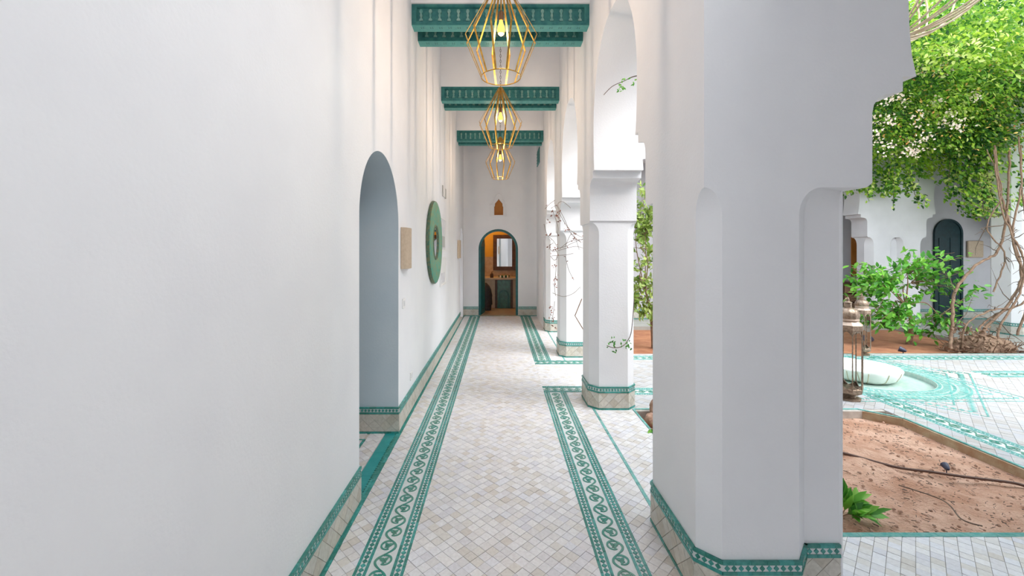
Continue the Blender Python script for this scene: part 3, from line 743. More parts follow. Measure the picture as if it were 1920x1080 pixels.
for i, x in enumerate((.02, .12, .22)):
    t = thing('small_jar', (x, 11.47, .852), ['small pale jar at the left of the row on the wash stand', 'small pale jar in the middle of the row on the wash stand', 'small pale jar at the right of the row on the wash stand'][i], 'jar', 'jars on the wash stand')
    m = MB(); m.lathe([(.018, .853), (.026, .87), (.022, .90), (.012, .915), (.014, .925)], (x, 11.47, 0), 10); m.build('body', 'plastic', t)
    m = MB(); m.lathe([(.016, .925), (.012, .94), (.002, .945)], (x, 11.47, 0), 10); m.build('lid', 'amber', t)
t = thing('soap_bottle', (-.22, 11.5, .85), 'dark red soap bottle on the left end of the counter', 'bottle')
m = MB(); m.lathe([(.045, .851), (.048, .90), (.04, .96), (.015, .98), (.014, 1.0)], (-.22, 11.5, 0), 12); m.build('body', 'darkwood', t)
m = MB(); m.tube([(-.22, 11.5, 1.0), (-.22, 11.5, 1.03), (-.18, 11.48, 1.03)], .006, 6); m.build('pump', 'chain', t)
t = thing('draped_bin', (-.36, 11.1, 0), 'dark cloth draped over a bin at the left of the wash stand', 'bin')
m = MB(); m.lathe([(.13, .013), (.15, .4), (.15, .42)], (-.36, 11.12, 0), 14); m.build('bin_body', 'cloth', t)
m = MB(); m.lathe([(.17, .16), (.18, .42), (.15, .56), (.10, .66), (.03, .74)], (-.38, 11.12, 0), 18, flute=lambda k, n, z: 1+.08*math.sin(k*2.1+z*9)); m.build('cloth_cover', 'cloth', t, smooth=60)

# ---------------------------------------------------------------- courtyard ground
SZ = -.075
FC = (4.70, 5.42)
bx = MB(); bx.box(1.30, 3.86, 4.16, 6.47, -.2, -.006)
bx.box(3.86, 5.6, 1.9, 2.4, -.2, -.006); bx.extrude([rect(3.86, 6.3, 2.4, 6.47), [(FC[0]+.70*math.cos(2*PI*i/48), FC[1]+.70*math.sin(2*PI*i/48)) for i in range(48)]], FLOOR, -.2, -.006); bx.box(6.3, 12, 4.2, 6.47, -.2, -.006); bx.box(6.3, 12, 1.9, 4.2, -.2, -.006)
yard = tag(bx.build('courtyard_path', 'grout', None, origin=(4, 5, 0)), 'white tiled courtyard path with turquoise mosaic borders', kind='structure')
NB0, NB1 = 4.03, 4.28; EB0, EB1 = 4.62, 4.85; FB0, FB1 = 6.10, 6.34
def outside_disc(p, r): return math.hypot(p[0]-FC[0], p[1]-FC[1]) > r
regs = [rect(XR2-.04, 3.86, 4.20, EB0), rect(3.86, NB0, 1.9, 6.10), rect(NB0, NB1, EB1, FB0), rect(1.33, 3.86, EB1, FB0), rect(NB1, 9.5, 1.9, FB0), rect(1.33, 8.8, FB1, 6.45)]
tl = [t_ for t_ in diag_tiles(regs, .075) if outside_disc(t_[1], .78) and not (t_[1][0] > 5.7 and abs(t_[1][1]-5.4) < .16)]
lay_tiles(tl, FLOOR, 'tile_out', yard, lambda t: math.hypot(t[1][0]-3.9, t[1][1]-3.4), 280)
border(yard, ((NB0+NB1)/2, 1.9), ((NB0+NB1)/2, EB0), line='aqua')
border(yard, (1.36, (EB0+EB1)/2), (NB1, (EB0+EB1)/2), .23, line='aqua')
border(yard, (1.36, (FB0+FB1)/2), (9.4, (FB0+FB1)/2), .24, line='aqua')
border(yard, (6.25, 5.4), (9.4, 5.4), .26, line='aqua')
strip('edge_line', 'aqua', [(1.36, 4.21), (3.62, 4.21), (3.87, 3.98), (3.87, 2.36)], .02, yard)
strip('edge_line', 'aqua', [(3.8, 6.46), (9.5, 6.46)], .02, yard)
# star of mosaic bands round the fountain
m = MB(); mt = MB()
F0 = frame((FC[0], FC[1], 0), (1, 0, 0), (0, 1, 0))
for k in range(2):
    a0 = k*PI/4
    for rr in (1.42, 1.30, 1.12):
        P4 = [(rr*math.cos(a0+i*PI/2), rr*math.sin(a0+i*PI/2)) for i in range(5)]
        for i in range(4):
            (ax, ay), (bx_, by) = P4[i], P4[i+1]; L = math.hypot(bx_-ax, by-ay); n = int(L/.055)
            for j in range(n):
                t0, t1 = (j+.08)/n, (j+.92)/n; dx, dy = (bx_-ax)/L, (by-ay)/L; w_ = .008 if rr != 1.30 else .03
                if rr == 1.30:
                    c0 = (ax+(bx_-ax)*(j+.5)/n, ay+(by-ay)*(j+.5)/n)
                    q = [(c0[0]-dx*.024, c0[1]-dy*.024), (c0[0]+dy*w_, c0[1]-dx*w_), (c0[0]+dx*.024, c0[1]+dy*.024), (c0[0]-dy*w_, c0[1]+dx*w_)]
                else:
                    q = [(ax+(bx_-ax)*t0+dy*w_, ay+(by-ay)*t0-dx*w_), (ax+(bx_-ax)*t1+dy*w_, ay+(by-ay)*t1-dx*w_), (ax+(bx_-ax)*t1-dy*w_, ay+(by-ay)*t1+dx*w_), (ax+(bx_-ax)*t0-dy*w_, ay+(by-ay)*t0+dx*w_)]
                (m if rr != 1.30 else mt).prism(q, F0, -.004, .0022+.0003*k, R.random())
tag(m.build('star_line', 'aqua', yard), kind='stuff'); tag(mt.build('star_diamond', 'aqua', yard), kind='stuff')
m = MB()
for r0, r1, n, fl in ((.70, .725, 90, .9), (.74, .80, 100, .55), (.82, .845, 110, .9), (.87, .93, 90, .5), (.95, .97, 120, .9)):
    for i in range(n):
        a, b = 2*PI*(i+.5-fl/2)/n, 2*PI*(i+.5+fl/2)/n
        m.prism([(r0*math.cos(a), r0*math.sin(a)), (r1*math.cos(a), r1*math.sin(a)), (r1*math.cos(b), r1*math.sin(b)), (r0*math.cos(b), r0*math.sin(b))], F0, -.004, .003, R.random())
tag(m.build('ring_mosaic', 'aqua', yard), kind='stuff')
# white ring plate that carries the ring mosaic, and the shallow sunken pool round the basin
m = MB(); n = 64; vs_ = []; fs_ = []
for i in range(n):
    a = 2*PI*i/n
    for r, z in ((.98, .001), (.69, .001), (.69, -.055), (.0, -.055)): vs_.append((FC[0]+r*math.cos(a), FC[1]+r*math.sin(a), z))
for i in range(n):
    j = (i+1) % n
    for q in range(3): fs_.append((i*4+q, j*4+q, j*4+q+1, i*4+q+1))
m.add(vs_, fs_); m.build('pool_ring', 'pooltile', yard)
# kerb faces
m = MB(); kp = [(1.34, 4.19), (3.61, 4.19), (3.85, 3.97), (3.85, 2.42)]
for a, b in zip(kp[:-1], kp[1:]):
    d = Vector((b[0]-a[0], b[1]-a[1], 0)); L = d.length; Fk = frame((a[0], a[1], -.10), d, (0, 0, 1)); m.prism([(0, 0), (L, 0), (L, .094), (0, .094)], Fk, 0, .012, bottom=True)
m.build('kerb', 'kerb', yard)
def soil(name, x0, x1, y0, y1, label, mtl, amp=.03, skip=None, step=.06, z=SZ):
    nx = int((x1-x0)/step); ny = int((y1-y0)/step); vs_ = []; fs_ = []
    for j in range(ny+1):
        for i in range(nx+1):
            x = x0+(x1-x0)*i/nx; y = y0+(y1-y0)*j/ny
            ed = min(1, 6*min(i/nx, 1-i/nx, j/ny, 1-j/ny))
            h = z+ed*amp*(noise.fractal(Vector((x*1.6, y*1.6, 3)), 1, 2, 5)+.3*noise.noise(Vector((x*9, y*9, 1))))
            vs_.append((x, y, h))
    for j in range(ny):
        for i in range(nx):
            if skip and skip(x0+(x1-x0)*(i+.5)/nx, y0+(y1-y0)*(j+.5)/ny): continue
            k = j*(nx+1)+i; fs_.append((k, k+1, k+nx+2, k+nx+1))
    m = MB(); m.add(vs_, fs_); o = m.build(name, mtl, None, smooth=80); return tag(o, label, kind='structure')
def sz(x, y, x0=1.36, x1=3.9, y0=2.37, y1=4.2): return SZ
soil('garden_soil', 1.34, 3.86, 2.355, 4.20, 'reddish bare soil bed enclosed by the near paths', 'soil', .05, step=.025)
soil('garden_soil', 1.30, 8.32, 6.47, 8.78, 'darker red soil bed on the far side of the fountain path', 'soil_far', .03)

# twigs and chips on the soil
m = MB()
for i in range(1100):
    x, y = R.uniform(1.45, 3.78), R.uniform(2.42, 4.1); a = R.uniform(0, PI); L = R.uniform(.003, .016); z = SZ+.024
    d = Vector((math.cos(a), math.sin(a), R.uniform(-.2, .2)))*L; m.tube([Vector((x, y, z))-d, Vector((x, y, z))+d], R.uniform(.001, .003), 4)
tag(m.build('soil_litter', 'twig'), 'dark twig chips scattered over the near soil bed', 'litter', kind='stuff')
m = MB()
for i in range(700):
    x, y = R.uniform(1.45, 3.78), R.uniform(2.42, 4.1); r = R.uniform(.004, .014); z = SZ+.02
    m.lathe([(r*.6, -r*.4), (r, 0), (r*.5, r*.6)], (x, y, z), 5, rot=R.random()*3)
tag(m.build('soil_pebbles', 'rock'), 'small pinkish pebbles and clods over the near soil bed', 'pebbles', kind='stuff')
# irrigation hose and garden lamp
m = MB(); pts = [(2.4, 3.62, SZ+.03), (2.75, 3.40, SZ+.035), (3.0, 3.17, SZ+.03), (3.18, 3.09, SZ+.035), (3.40, 3.02, SZ+.03), (3.64, 2.96, SZ+.025), (3.72, 2.93, SZ+.01)]
def spl(p, n=6):
    p = [Vector(q) for q in p]; o = []
    for i in range(len(p)-1):
        a, b, c, d = p[max(i-1, 0)], p[i], p[i+1], p[min(i+2, len(p)-1)]
        for k in range(n):
            t = k/n; o.append(.5*((2*b)+(c-a)*t+(2*a-5*b+4*c-d)*t*t+(3*b-a-3*c+d)*t**3))
    o.append(p[-1]); return o
m.tube(spl(pts), .010, 8); tag(m.build('irrigation_hose', 'hose', None, smooth=60), 'thin dark irrigation hose lying across the near soil bed', 'hose')
m = MB(); m.tube(spl([(2.86, 2.92, SZ+.03), (2.93, 2.74, SZ+.03), (2.95, 2.58, SZ+.03), (2.96, 2.50, SZ+.02)]), [.004, .005]*9+[.007], 5) if False else m.tube(spl([(2.80, 2.92, SZ+.03), (2.92, 2.74, SZ+.03), (2.83, 2.55, SZ+.03), (2.90, 2.50, SZ+.02)]), .004, 5)
tag(m.build('dry_stick', 'twig'), 'short dry bent stick on the near soil bed below the hose', 'stick')
def garden_spot(x, y, z, s, label, ang):
    t = thing('garden_spotlight', (x, y, z), label, 'garden light', 'little garden spotlights')
    m = MB(); m.tube([(x, y, z), (x, y, z+.05*s)], .005*s, 6); m.build('spike', 'spot', t)
    d = Vector((math.cos(ang), math.sin(ang), .35)).normalized(); p = Vector((x, y, z+.055*s))
    m = MB(); m.tube([p-d*.03*s, p-d*.01*s, p+d*.04*s], [.012*s, .024*s, .036*s], 12); m.build('lamp_head', 'spot', t, smooth=50)
garden_spot(3.33, 3.10, SZ+.02, .7, 'small dark garden spotlight beside the hose on the near soil', 1.2)
garden_spot(6.50, 7.30, SZ+.02, 1.9, 'blue garden spotlight behind the rear lantern on the far soil', 3.3)
garden_spot(6.42, 6.62, SZ+.02, 1.3, 'small dark garden spotlight at the edge of the far soil bed', 2.4)

# fountain basin: scalloped shallow bowl
t = thing('fountain_basin', (FC[0], FC[1], -.055), 'white scalloped marble fountain basin standing low in the tiled path', 'fountain')
m = MB(); n = 96
fl = lambda k, n, z: 1+.030*abs(math.sin(12*PI*k/n))
m.lathe([(.20, -.054), (.30, -.048), (.355, -.01), (.385, .05), (.40, .095), (.395, .11), (.375, .11), (.33, .085), (.15, .07), (.01, .068)], (FC[0], FC[1], 0), n, flute=fl); m.build('bowl', 'basin', t, smooth=50)
for i in range(12):
    a = 2*PI*i/12; ca, sa = math.cos(a), math.sin(a); m = MB()
    m.tube([(FC[0]+r*ca, FC[1]+r*sa, z) for r, z in ((.30, -.046), (.357, -.01), (.388, .05), (.404, .095))], .0045, 5); m.build('scallop_joint', 'basinjoint', t)
m = MB(); m.lathe([(.05, .07), (.04, .12), (.06, .16), (.03, .18), (.008, .20)], (FC[0], FC[1], 0), 16); m.build('spout', 'basin', t, smooth=50)

# lanterns: octagonal glass lanterns with fluted onion dome
def lantern(x, y, H, Rr, label, sc_=1.0):
    t = thing('floor_lantern', (x, y, 0), label, 'lantern', 'octagonal glass floor lanterns')
    k = Rr/.13; h = H/1.12; c = (x, y, 0); n = 8; ro = PI/8
    Z = lambda z: z*h
    m = MB(); m.lathe([(.115*k, Z(.002)), (.118*k, Z(.02)), (.075*k, Z(.035)), (.06*k, Z(.05)), (.085*k, Z(.06)), (.128*k, Z(.085)), (.132*k, Z(.13)), (.126*k, Z(.135))], c, n, rot=ro); m.build('base', 'lantern', t)
    m = MB(); m.lathe([(.126*k, Z(.76)), (.134*k, Z(.765)), (.134*k, Z(.815)), (.126*k, Z(.82))], c, n, rot=ro); m.build('collar', 'lantern', t)
    m = MB(); m.lathe([(.132*k, Z(.82)), (.088*k, Z(.862)), (.086*k, Z(.866))], c, n, rot=ro); m.build('shoulder', 'lantern_light', t)
    m = MB()
    for i in range(n):
        a = ro+2*PI*i/n; m.tube([(x+.127*k*math.cos(a), y+.127*k*math.sin(a), Z(.13)), (x+.127*k*math.cos(a), y+.127*k*math.sin(a), Z(.765))], .0055*k, 5)
    m.build('corner_bars', 'lantern', t)
    m = MB()
    for i in range(n):
        a, b = ro+2*PI*i/n, ro+2*PI*(i+1)/n; q = .127*k
        p, r = Vector((x+q*math.cos(a), y+q*math.sin(a), 0)), Vector((x+q*math.cos(b), y+q*math.sin(b), 0))
        for z0, z1 in ((.765, .70), (.13, .185)):   # pierced arches at the head and foot of every pane
            pts = [];
            for j in range(9):
                s = j/8; zz = z1+(z0-z1)*(1-math.sin(PI*s))**1.0; pts.append(p.lerp(r, s)+Vector((0, 0, Z(zz if z0 > z1 else z0-(z0-z1)*(1-math.sin(PI*s))*1 if False else zz))))
            Aq = [p.lerp(r, j/8)+Vector((0, 0, Z(z0))) for j in range(9)]
            pp = [p.lerp(r, j/8)+Vector((0, 0, Z(z0+(z1-z0)*(1-math.sin(PI*j/8)*.9)))) for j in range(9)]
            m.add(Aq+pp, [(j, j+1, 9+j+1, 9+j) for j in range(8)])
            m.tube(pp, .0035*k, 4)
    tag(m.build('filigree', 'lantern', t), kind='stuff')
    m = MB()
    for i in range(n):
        a, b = ro+2*PI*i/n, ro+2*PI*(i+1)/n; q = .122*k
        m.add([(x+q*math.cos(a), y+q*math.sin(a), Z(.13)), (x+q*math.cos(b), y+q*math.sin(b), Z(.13)), (x+q*math.cos(b), y+q*math.sin(b), Z(.765)), (x+q*math.cos(a), y+q*math.sin(a), Z(.765))], [(0, 1, 2, 3)])
    m.build('glass_panes', 'glass', t)
    m = MB(); m.lathe([(.094*k, Z(.862)), (.098*k, Z(.87)), (.098*k, Z(.878)), (.092*k, Z(.882)), (.092*k, Z(.888))], c, 24); m.build('dome_ring', 'lantern_light', t)
    m = MB(); m.lathe([(.090*k, Z(.888)), (.100*k, Z(.912)), (.095*k, Z(.95)), (.074*k, Z(.985)), (.036*k, Z(1.005)), (.034*k, Z(1.005))], c, 36, flute=lambda kk, nn, z: 1+.055*math.cos(kk/nn*2*PI*12)); m.build('onion_dome', 'lantern', t, smooth=60)
    m = MB(); m.lathe([(.034*k, Z(1.004)), (.034*k, Z(1.055)), (.040*k, Z(1.06)), (.014*k, Z(1.075)), (.012*k, Z(1.10)), (.004*k, Z(1.12))], c, 12); m.build('finial', 'lantern', t)
    m = MB(); rr_ = .03*k; m.tube([(x+rr_*math.cos(q)*.9-.01, y, Z(1.075)+rr_*math.sin(q)) for q in [2*PI*i/14 for i in range(14)]], .0035*k, 4, closed=True); m.build('carrying_ring', 'lantern', t)
lantern(3.765, 4.50, 1.10, .132, 'taller brass and glass floor lantern nearest, standing at the path corner beside the near pier')
lantern(5.57, 6.40, .945, .112, 'rear brass and glass floor lantern half hidden behind the nearer one')

# ---------------------------------------------------------------- far gallery
GY, GW = 8.80, 9.75
mb = MB(); ce = [(3.3, 1.1), (6.7, 1.1), (10.1, 1.1)]
loop = [(1.375, 1.88)]
for c, h in ce: loop += lobed(c, h)
loop += [(13.0, 1.88), (13.0, 6.2), (1.375, 6.2)]
mb.extrude([loop], XFW, -(GY+.40), -GY)
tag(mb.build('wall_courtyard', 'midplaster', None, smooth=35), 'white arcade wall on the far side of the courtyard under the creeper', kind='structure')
def far_pier(x0, x1, label):
    t = thing('pillar', ((x0+x1)/2, GY+.2, 0), label, 'pillar', 'white piers of the far courtyard gallery')
    c = .11; xm = (x0+x1)/2
    for a0, a1 in ((x0, xm-.03), (xm+.03, x1)):
        m = MB(); vs_ = []; fs_ = []; zs = [(0, 1), (1.72, 1)]+[(1.72+.165*math.sin(i/6*PI/2), max(.01, math.cos(i/6*PI/2))) for i in range(1, 7)]
        for z, k in zs: vs_ += [(x, y, z) for x, y in chamfer_ring(a0, a1, GY-.005, GY+.40, c*k)]
        for i in range(len(zs)-1):
            for k in range(8): fs_.append((i*8+k, i*8+(k+1) % 8, (i+1)*8+(k+1) % 8, (i+1)*8+k))
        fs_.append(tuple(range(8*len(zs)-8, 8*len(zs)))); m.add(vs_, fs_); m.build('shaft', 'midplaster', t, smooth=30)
        ring = chamfer_ring(a0-.001, a1+.001, GY-.006, GY+.401, c)
        for k in (0, 1, 2, 7): skirt(t, ring[k], ring[(k+1) % 8], 0)
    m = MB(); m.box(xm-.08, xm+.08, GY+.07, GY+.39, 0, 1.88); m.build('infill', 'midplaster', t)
    return t
far_pier(7.80, 9.00, 'broad white pier of the far gallery behind the leafy shrub')
far_pier(4.40, 5.60, 'broad white pier of the far gallery hidden behind the near pier')
t = pillar(9.70, 10.2, 7.80, 8.30, .09, 'white column at the right edge behind the tangled vine trunks', 0, zt=4.6)
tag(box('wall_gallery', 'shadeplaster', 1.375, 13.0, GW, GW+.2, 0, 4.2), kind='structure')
tag(box('ceiling_courtyard', 'plaster', 1.375, 13.0, GY+.4, GW+.2, 3.65, 3.8), kind='structure')
m = MB(); m.extrude([[(1.375, 8.78), (8.32, 8.78), (8.32, 6.47), (13, 6.47), (13, 9.75), (1.375, 9.75)]], FLOOR, -.15, 0)
tag(m.build('floor_gallery', 'fgfloor'), 'grey floor of the shaded far gallery', kind='structure')
b3 = tag(empty('baseboard_gallery', (7, GW, 0)), kind='structure'); skirt(b3, (1.4, GW), (10.15, GW), 0); skirt(b3, (10.8, GW), (13, GW), 0)
t = tag(empty('door_2', (10.48, GW, 0)), 'petrol arched door in the far gallery, its paint darkened for shade', kind='structure')
F = frame((10.48, GW, 0), (1, 0, 0), (0, 0, 1))
dl = round_arch(0, .29, 2.30, .01, 16); m = MB(); m.extrude([dl], F, 0, .03); m.build('door_leaf', 'doordark', t)
m = MB(); m.extrude([round_arch(0, .33, 2.34, 0, 16)+list(reversed(round_arch(0, .285, 2.295, 0, 16)))], F, 0, .05); m.build('door_frame', 'doordark', t)
m = MB(); [m.prism([(a, .2), (a+.18, .2), (a+.18, 1.9), (a, 1.9)], F, .03, .04) for a in (-.22, .04)]; m.build('door_panel', 'doordark', t)
t = thing('wall_sconce', (11.15, GW, 1.42), 'tan clay wall lamp right of the dark door in the far gallery', 'wall lamp', 'tan clay wall lamps')
box('shade', 'tan', 10.92, 11.28, GW-.06, GW-.012, 1.44, 1.83, t, bevel=.02); box('back_plate', 'greyline', 10.97, 11.23, GW-.012, GW, 1.47, 1.80, t)
t = thing('amber_alcove', (8.5, GW, 1.3), 'amber lit arched alcove with dark ornament at the back of the far gallery', 'alcove')
F = frame((8.45, GW, 0), (1, 0, 0), (0, 0, 1)); m = MB(); m.extrude([round_arch(0, .22, 2.15, 1.0, 14)], F, .002, .02); m.build('amber_panel', 'amber', t)
m = MB(); m.lathe([(.02, 1.45), (.11, 1.52), (.13, 1.60), (.05, 1.68), (.02, 1.72)], (8.5, GW-.15, 0), 12); m.build('ornament', 'darkwood', t)
t = thing('wooden_chest', (8.15, 9.5, 0), 'dark wooden chest of drawers against the far gallery wall', 'chest')
box('top', 'darkwood', 7.6, 8.75, 9.28, 9.72, .84, .90, t, bevel=.01); box('body', 'darkwood', 7.66, 8.70, 9.32, 9.72, .04, .84, t)
for i in range(4): box('drawer', 'bark', 7.72, 8.64, 9.30, 9.32, .08+.19*i, .24+.19*i, t, bevel=.004)

# ---------------------------------------------------------------- vegetation
def rv(a=1): return Vector((R.gauss(0, a), R.gauss(0, a), R.gauss(0, a)))
def creeper():
    t = thing('climbing_creeper', (9, 8.3, 2.8), 'dense bright green creeper covering the far arcade wall and spilling forward at upper right', 'creeper')
    blobs = []
    # sheet on the wall, lower edge undulating
    m = MB(); singles = []
    def low(x): return 2.86+.16*math.sin(x*2.3)+.10*math.sin(x*5.1+1)-(.25 if 9.9 < x < 10.7 else 0)
    N = 30000
    for i in range(N):
        x = R.uniform(6.9, 12.2); f = R.random()**.8
        z = low(x)+f*(6.4-low(x)); bulge = .25+1.5*(f**.7)*(.7+.5*noise.noise(Vector((x*.9, z*.9, 0))))+max(0, (x-8.5))*.22
        y = GY-R.random()**.6*bulge
        cl = noise.noise(Vector((x*2.2, y*1.2, z*2.2)))
        if cl < -.28 and R.random() < .75: continue
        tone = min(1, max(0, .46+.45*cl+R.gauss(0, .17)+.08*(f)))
        d = Vector((R.gauss(0, .6), -.5+R.gauss(0, .4), -.6+R.gauss(0, .5))); nr = Vector((R.gauss(0, .5), -1+R.gauss(0, .3), .8+R.gauss(0, .4)))
        L = R.uniform(.055, .11); W = L*R.uniform(.4, .7)
        singles.append((Vector((x, y, z)), d, nr, L, W, tone))
    # hanging shoots and near foliage further right
    for i in range(5200):
        a = R.random(); x = 6.2+2.6*R.random()+a*1.2; y = R.uniform(5.4, 7.4); z = 3.9+R.random()*2.2-.35*(x-7.5)*0+.25*noise.noise(Vector((x, y, 0)))
        if z < 3.55+.25*(7.6-y)+.35*math.sin(x*3)**2: continue
        cl = noise.noise(Vector((x*2, y*2, z*2)));
        if cl < -.2: continue
        tone = min(1, max(0, .55+.4*cl+R.gauss(0, .17)))
        singles.append((Vector((x, y, z)), Vector((R.gauss(0, .6), -.4, -.5+R.gauss(0, .5))), Vector((R.gauss(0, .5), -.6, 1)), R.uniform(.06, .11), R.uniform(.03, .055), tone))
    for i in range(42000):  # mostly unseen overhead canopy, added to shade the far gallery
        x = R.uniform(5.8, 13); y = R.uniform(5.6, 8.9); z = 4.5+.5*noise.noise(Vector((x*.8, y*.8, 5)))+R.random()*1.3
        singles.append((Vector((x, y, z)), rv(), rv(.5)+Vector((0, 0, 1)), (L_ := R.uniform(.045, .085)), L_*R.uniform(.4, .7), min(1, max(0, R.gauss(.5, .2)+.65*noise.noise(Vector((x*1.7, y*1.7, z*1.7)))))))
    for i in range(13000):      # overhanging fringe in front of the arches, added to shade the gallery behind
        x = R.uniform(6.2, 12.8); y = GY-.2-R.random()*1.5; z = 3.35+.25*noise.noise(Vector((x*1.3, y, 2)))+(GY-y)*.12+R.random()*1.2
        singles.append((Vector((x, y, z)), Vector((R.gauss(0, .6), -.4, -.6+R.gauss(0, .5))), Vector((R.gauss(0, .5), -.8, .9)), R.uniform(.05, .09), R.uniform(.028, .045), min(1, max(0, R.gauss(.42, .2)+.7*noise.noise(Vector((x*1.8, y*1.8, z*1.8)))))))
    for i in range(4200):      # growth wrapped round the head of the right-hand column
        a = R.random()*2*PI; r = .35+.35*R.random(); z = 2.45+R.random()**1.3*2.6
        singles.append((Vector((9.75+1.5*r*math.cos(a), 7.95+r*math.sin(a), z+.2*math.sin(a*3))), Vector((R.gauss(0, .6), -.4, -.6+R.gauss(0, .5))), Vector((R.gauss(0, .5), -1, .7)), R.uniform(.06, .11), R.uniform(.035, .06), min(1, max(0, R.gauss(.45, .26)))))
    singles.sort(key=lambda q: -q[3]/q[0].y)
    vis = [q for q in singles if q[0].x*FOC/q[0].y < 985 and (q[0].z-1.6)*FOC/q[0].y < 465 and q[0].y < GY-.25]
    chosen = set(id(q) for q in vis[:240])
    for q in singles:
        if id(q) in chosen:
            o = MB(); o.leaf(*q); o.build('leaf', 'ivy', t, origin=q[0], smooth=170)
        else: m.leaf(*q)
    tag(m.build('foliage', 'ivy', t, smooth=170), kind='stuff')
    # hanging strands of blossoms
    m = MB(); tw = MB()
    for i in range(30):
        x = R.uniform(6.4, 8.2) if i < 21 else R.uniform(7, 11); z0 = R.uniform(3.2, 4.9); y = GY-R.uniform(1.55, 1.95); x = x*y/7.4
        for k in range(26):
            p = Vector((x, y, z0))+rv(.06); m.leaf(p, rv(), rv(), .042, .036, .5)
    tag(m.build('blossom', 'flower', t), kind='stuff')
    m = MB()
    for i in range(900):
        x = R.uniform(6.6, 11.5); y = R.uniform(6.6, 7.6); z = R.uniform(3.3, 6.0); m.leaf(Vector((x, y, z)), rv(), Vector((0, -1, 1))+rv(.4), .06, .03, R.random())
    tag(m.build('withered_leaves', 'withered', t), kind='stuff')
    m = MB(); lm = MB()
    for i in range(16):
        x = R.uniform(7.1, 10.6); z = low(x)+.1; y = GY-.3-R.random()*.4; pts = [(x, y, z+.4)]; L = R.uniform(.25, .75); dx = R.uniform(-.3, .3)
        for k in range(6): pts.append((x+dx*k/6+R.uniform(-.02, .02), y-.02*k, z+.2-L*k/6))
        m = MB(); m.tube(pts, .006, 4); m.build('hanging_stem', 'twig', t)
        for p in spl(pts, 3):
            for q in range(3): lm.leaf(Vector(p)+rv(.02), rv()+Vector((0, -.3, -.6)), Vector((0, -1, .3))+rv(.3), R.uniform(.05, .10), R.uniform(.03, .06), R.random())
    # one long pale hanging spray
    for j in range(4):
        x = 9.35+j*.07; pts = [(x, 8.1, 3.1), (x+R.uniform(-.05, .05), 8.05, 2.7), (x+R.uniform(-.08, .08), 8.0, 2.28)]
        m = MB(); m.tube(pts, .005, 4); m.build('hanging_stem', 'twig', t)
        for p in spl(pts, 10):
            for q in range(3): lm.leaf(Vector(p)+rv(.03), rv(), rv(), .06, .028, .95)
    tag(lm.build('hanging_leaves', 'ivy', t), kind='stuff')
creeper()

def trunks():
    t = thing('vine_trunk', (8.4, 7.1, SZ), 'tangled bare brown vine trunks rising from the soil to the creeper at the right edge', 'vine')
    S = [[(7.3, 6.75, 0), (7.45, 6.85, .35), (7.6, 6.95, .9), (8.0, 7.0, 1.35), (8.5, 7.1, 1.6), (8.65, 7.1, 2.2), (8.7, 7.1, 3.3)],
         [(7.9, 6.9, 0), (8.05, 6.9, .3), (8.6, 7.0, .75), (8.9, 7.1, 1.2), (8.75, 7.1, 1.9), (8.55, 7.1, 2.6), (8.45, 7.1, 3.4)],
         [(7.7, 6.9, 0), (7.9, 6.9, .25), (8.3, 7.0, .5), (8.9, 7.0, .8), (9.3, 7.1, 1.4), (8.95, 7.1, 2.3), (8.9, 7.1, 3.4)],
         [(8.1, 6.8, 0), (8.2, 6.8, .4), (8.5, 6.8, .9), (8.55, 6.8, 1.5), (8.35, 6.9, 2.2), (8.3, 7.0, 3.3)],
         [(8.3, 7.0, .9), (8.5, 7.0, 1.5), (8.2, 7.0, 2.0), (8.45, 7.0, 2.6), (8.2, 7.0, 3.3)],
         [(8.6, 6.9, .2), (8.75, 6.9, 1.0), (8.5, 6.9, 1.8), (8.65, 6.9, 2.7), (8.6, 6.9, 3.5)],
         [(7.55, 6.8, 0), (7.7, 6.85, .4), (8.2, 6.9, .62), (8.7, 7.0, .66), (9.2, 7.0, 1.0)]]
    for i, p in enumerate(S):
        m = MB(); q = spl(p, 8); r0 = [.026, .024, .018, .018, .012, .018, .015][i]
        q = [v+rv(.005) for v in q]; m.tube(q, [r0*(1-.45*k/len(q)) for k in range(len(q))], 7); m.build('trunk', 'deadvine', t, smooth=70)
    m = MB()
    for i in range(60):
        s = S[i % 7]; a = Vector(s[R.randint(1, len(s)-2)]); d = rv(); d.y *= .5; d.z = abs(d.z)*R.choice([-1, 1]); L = R.uniform(.12, .4)
        pts = [a]; 
        for k in range(4): pts.append(pts[-1]+d.normalized()*L/3+rv(.03))
        m.tube(pts, [.009, .007, .005, .004, .002], 4)
    tag(m.build('twigs', 'twig', t), kind='stuff')
trunks()
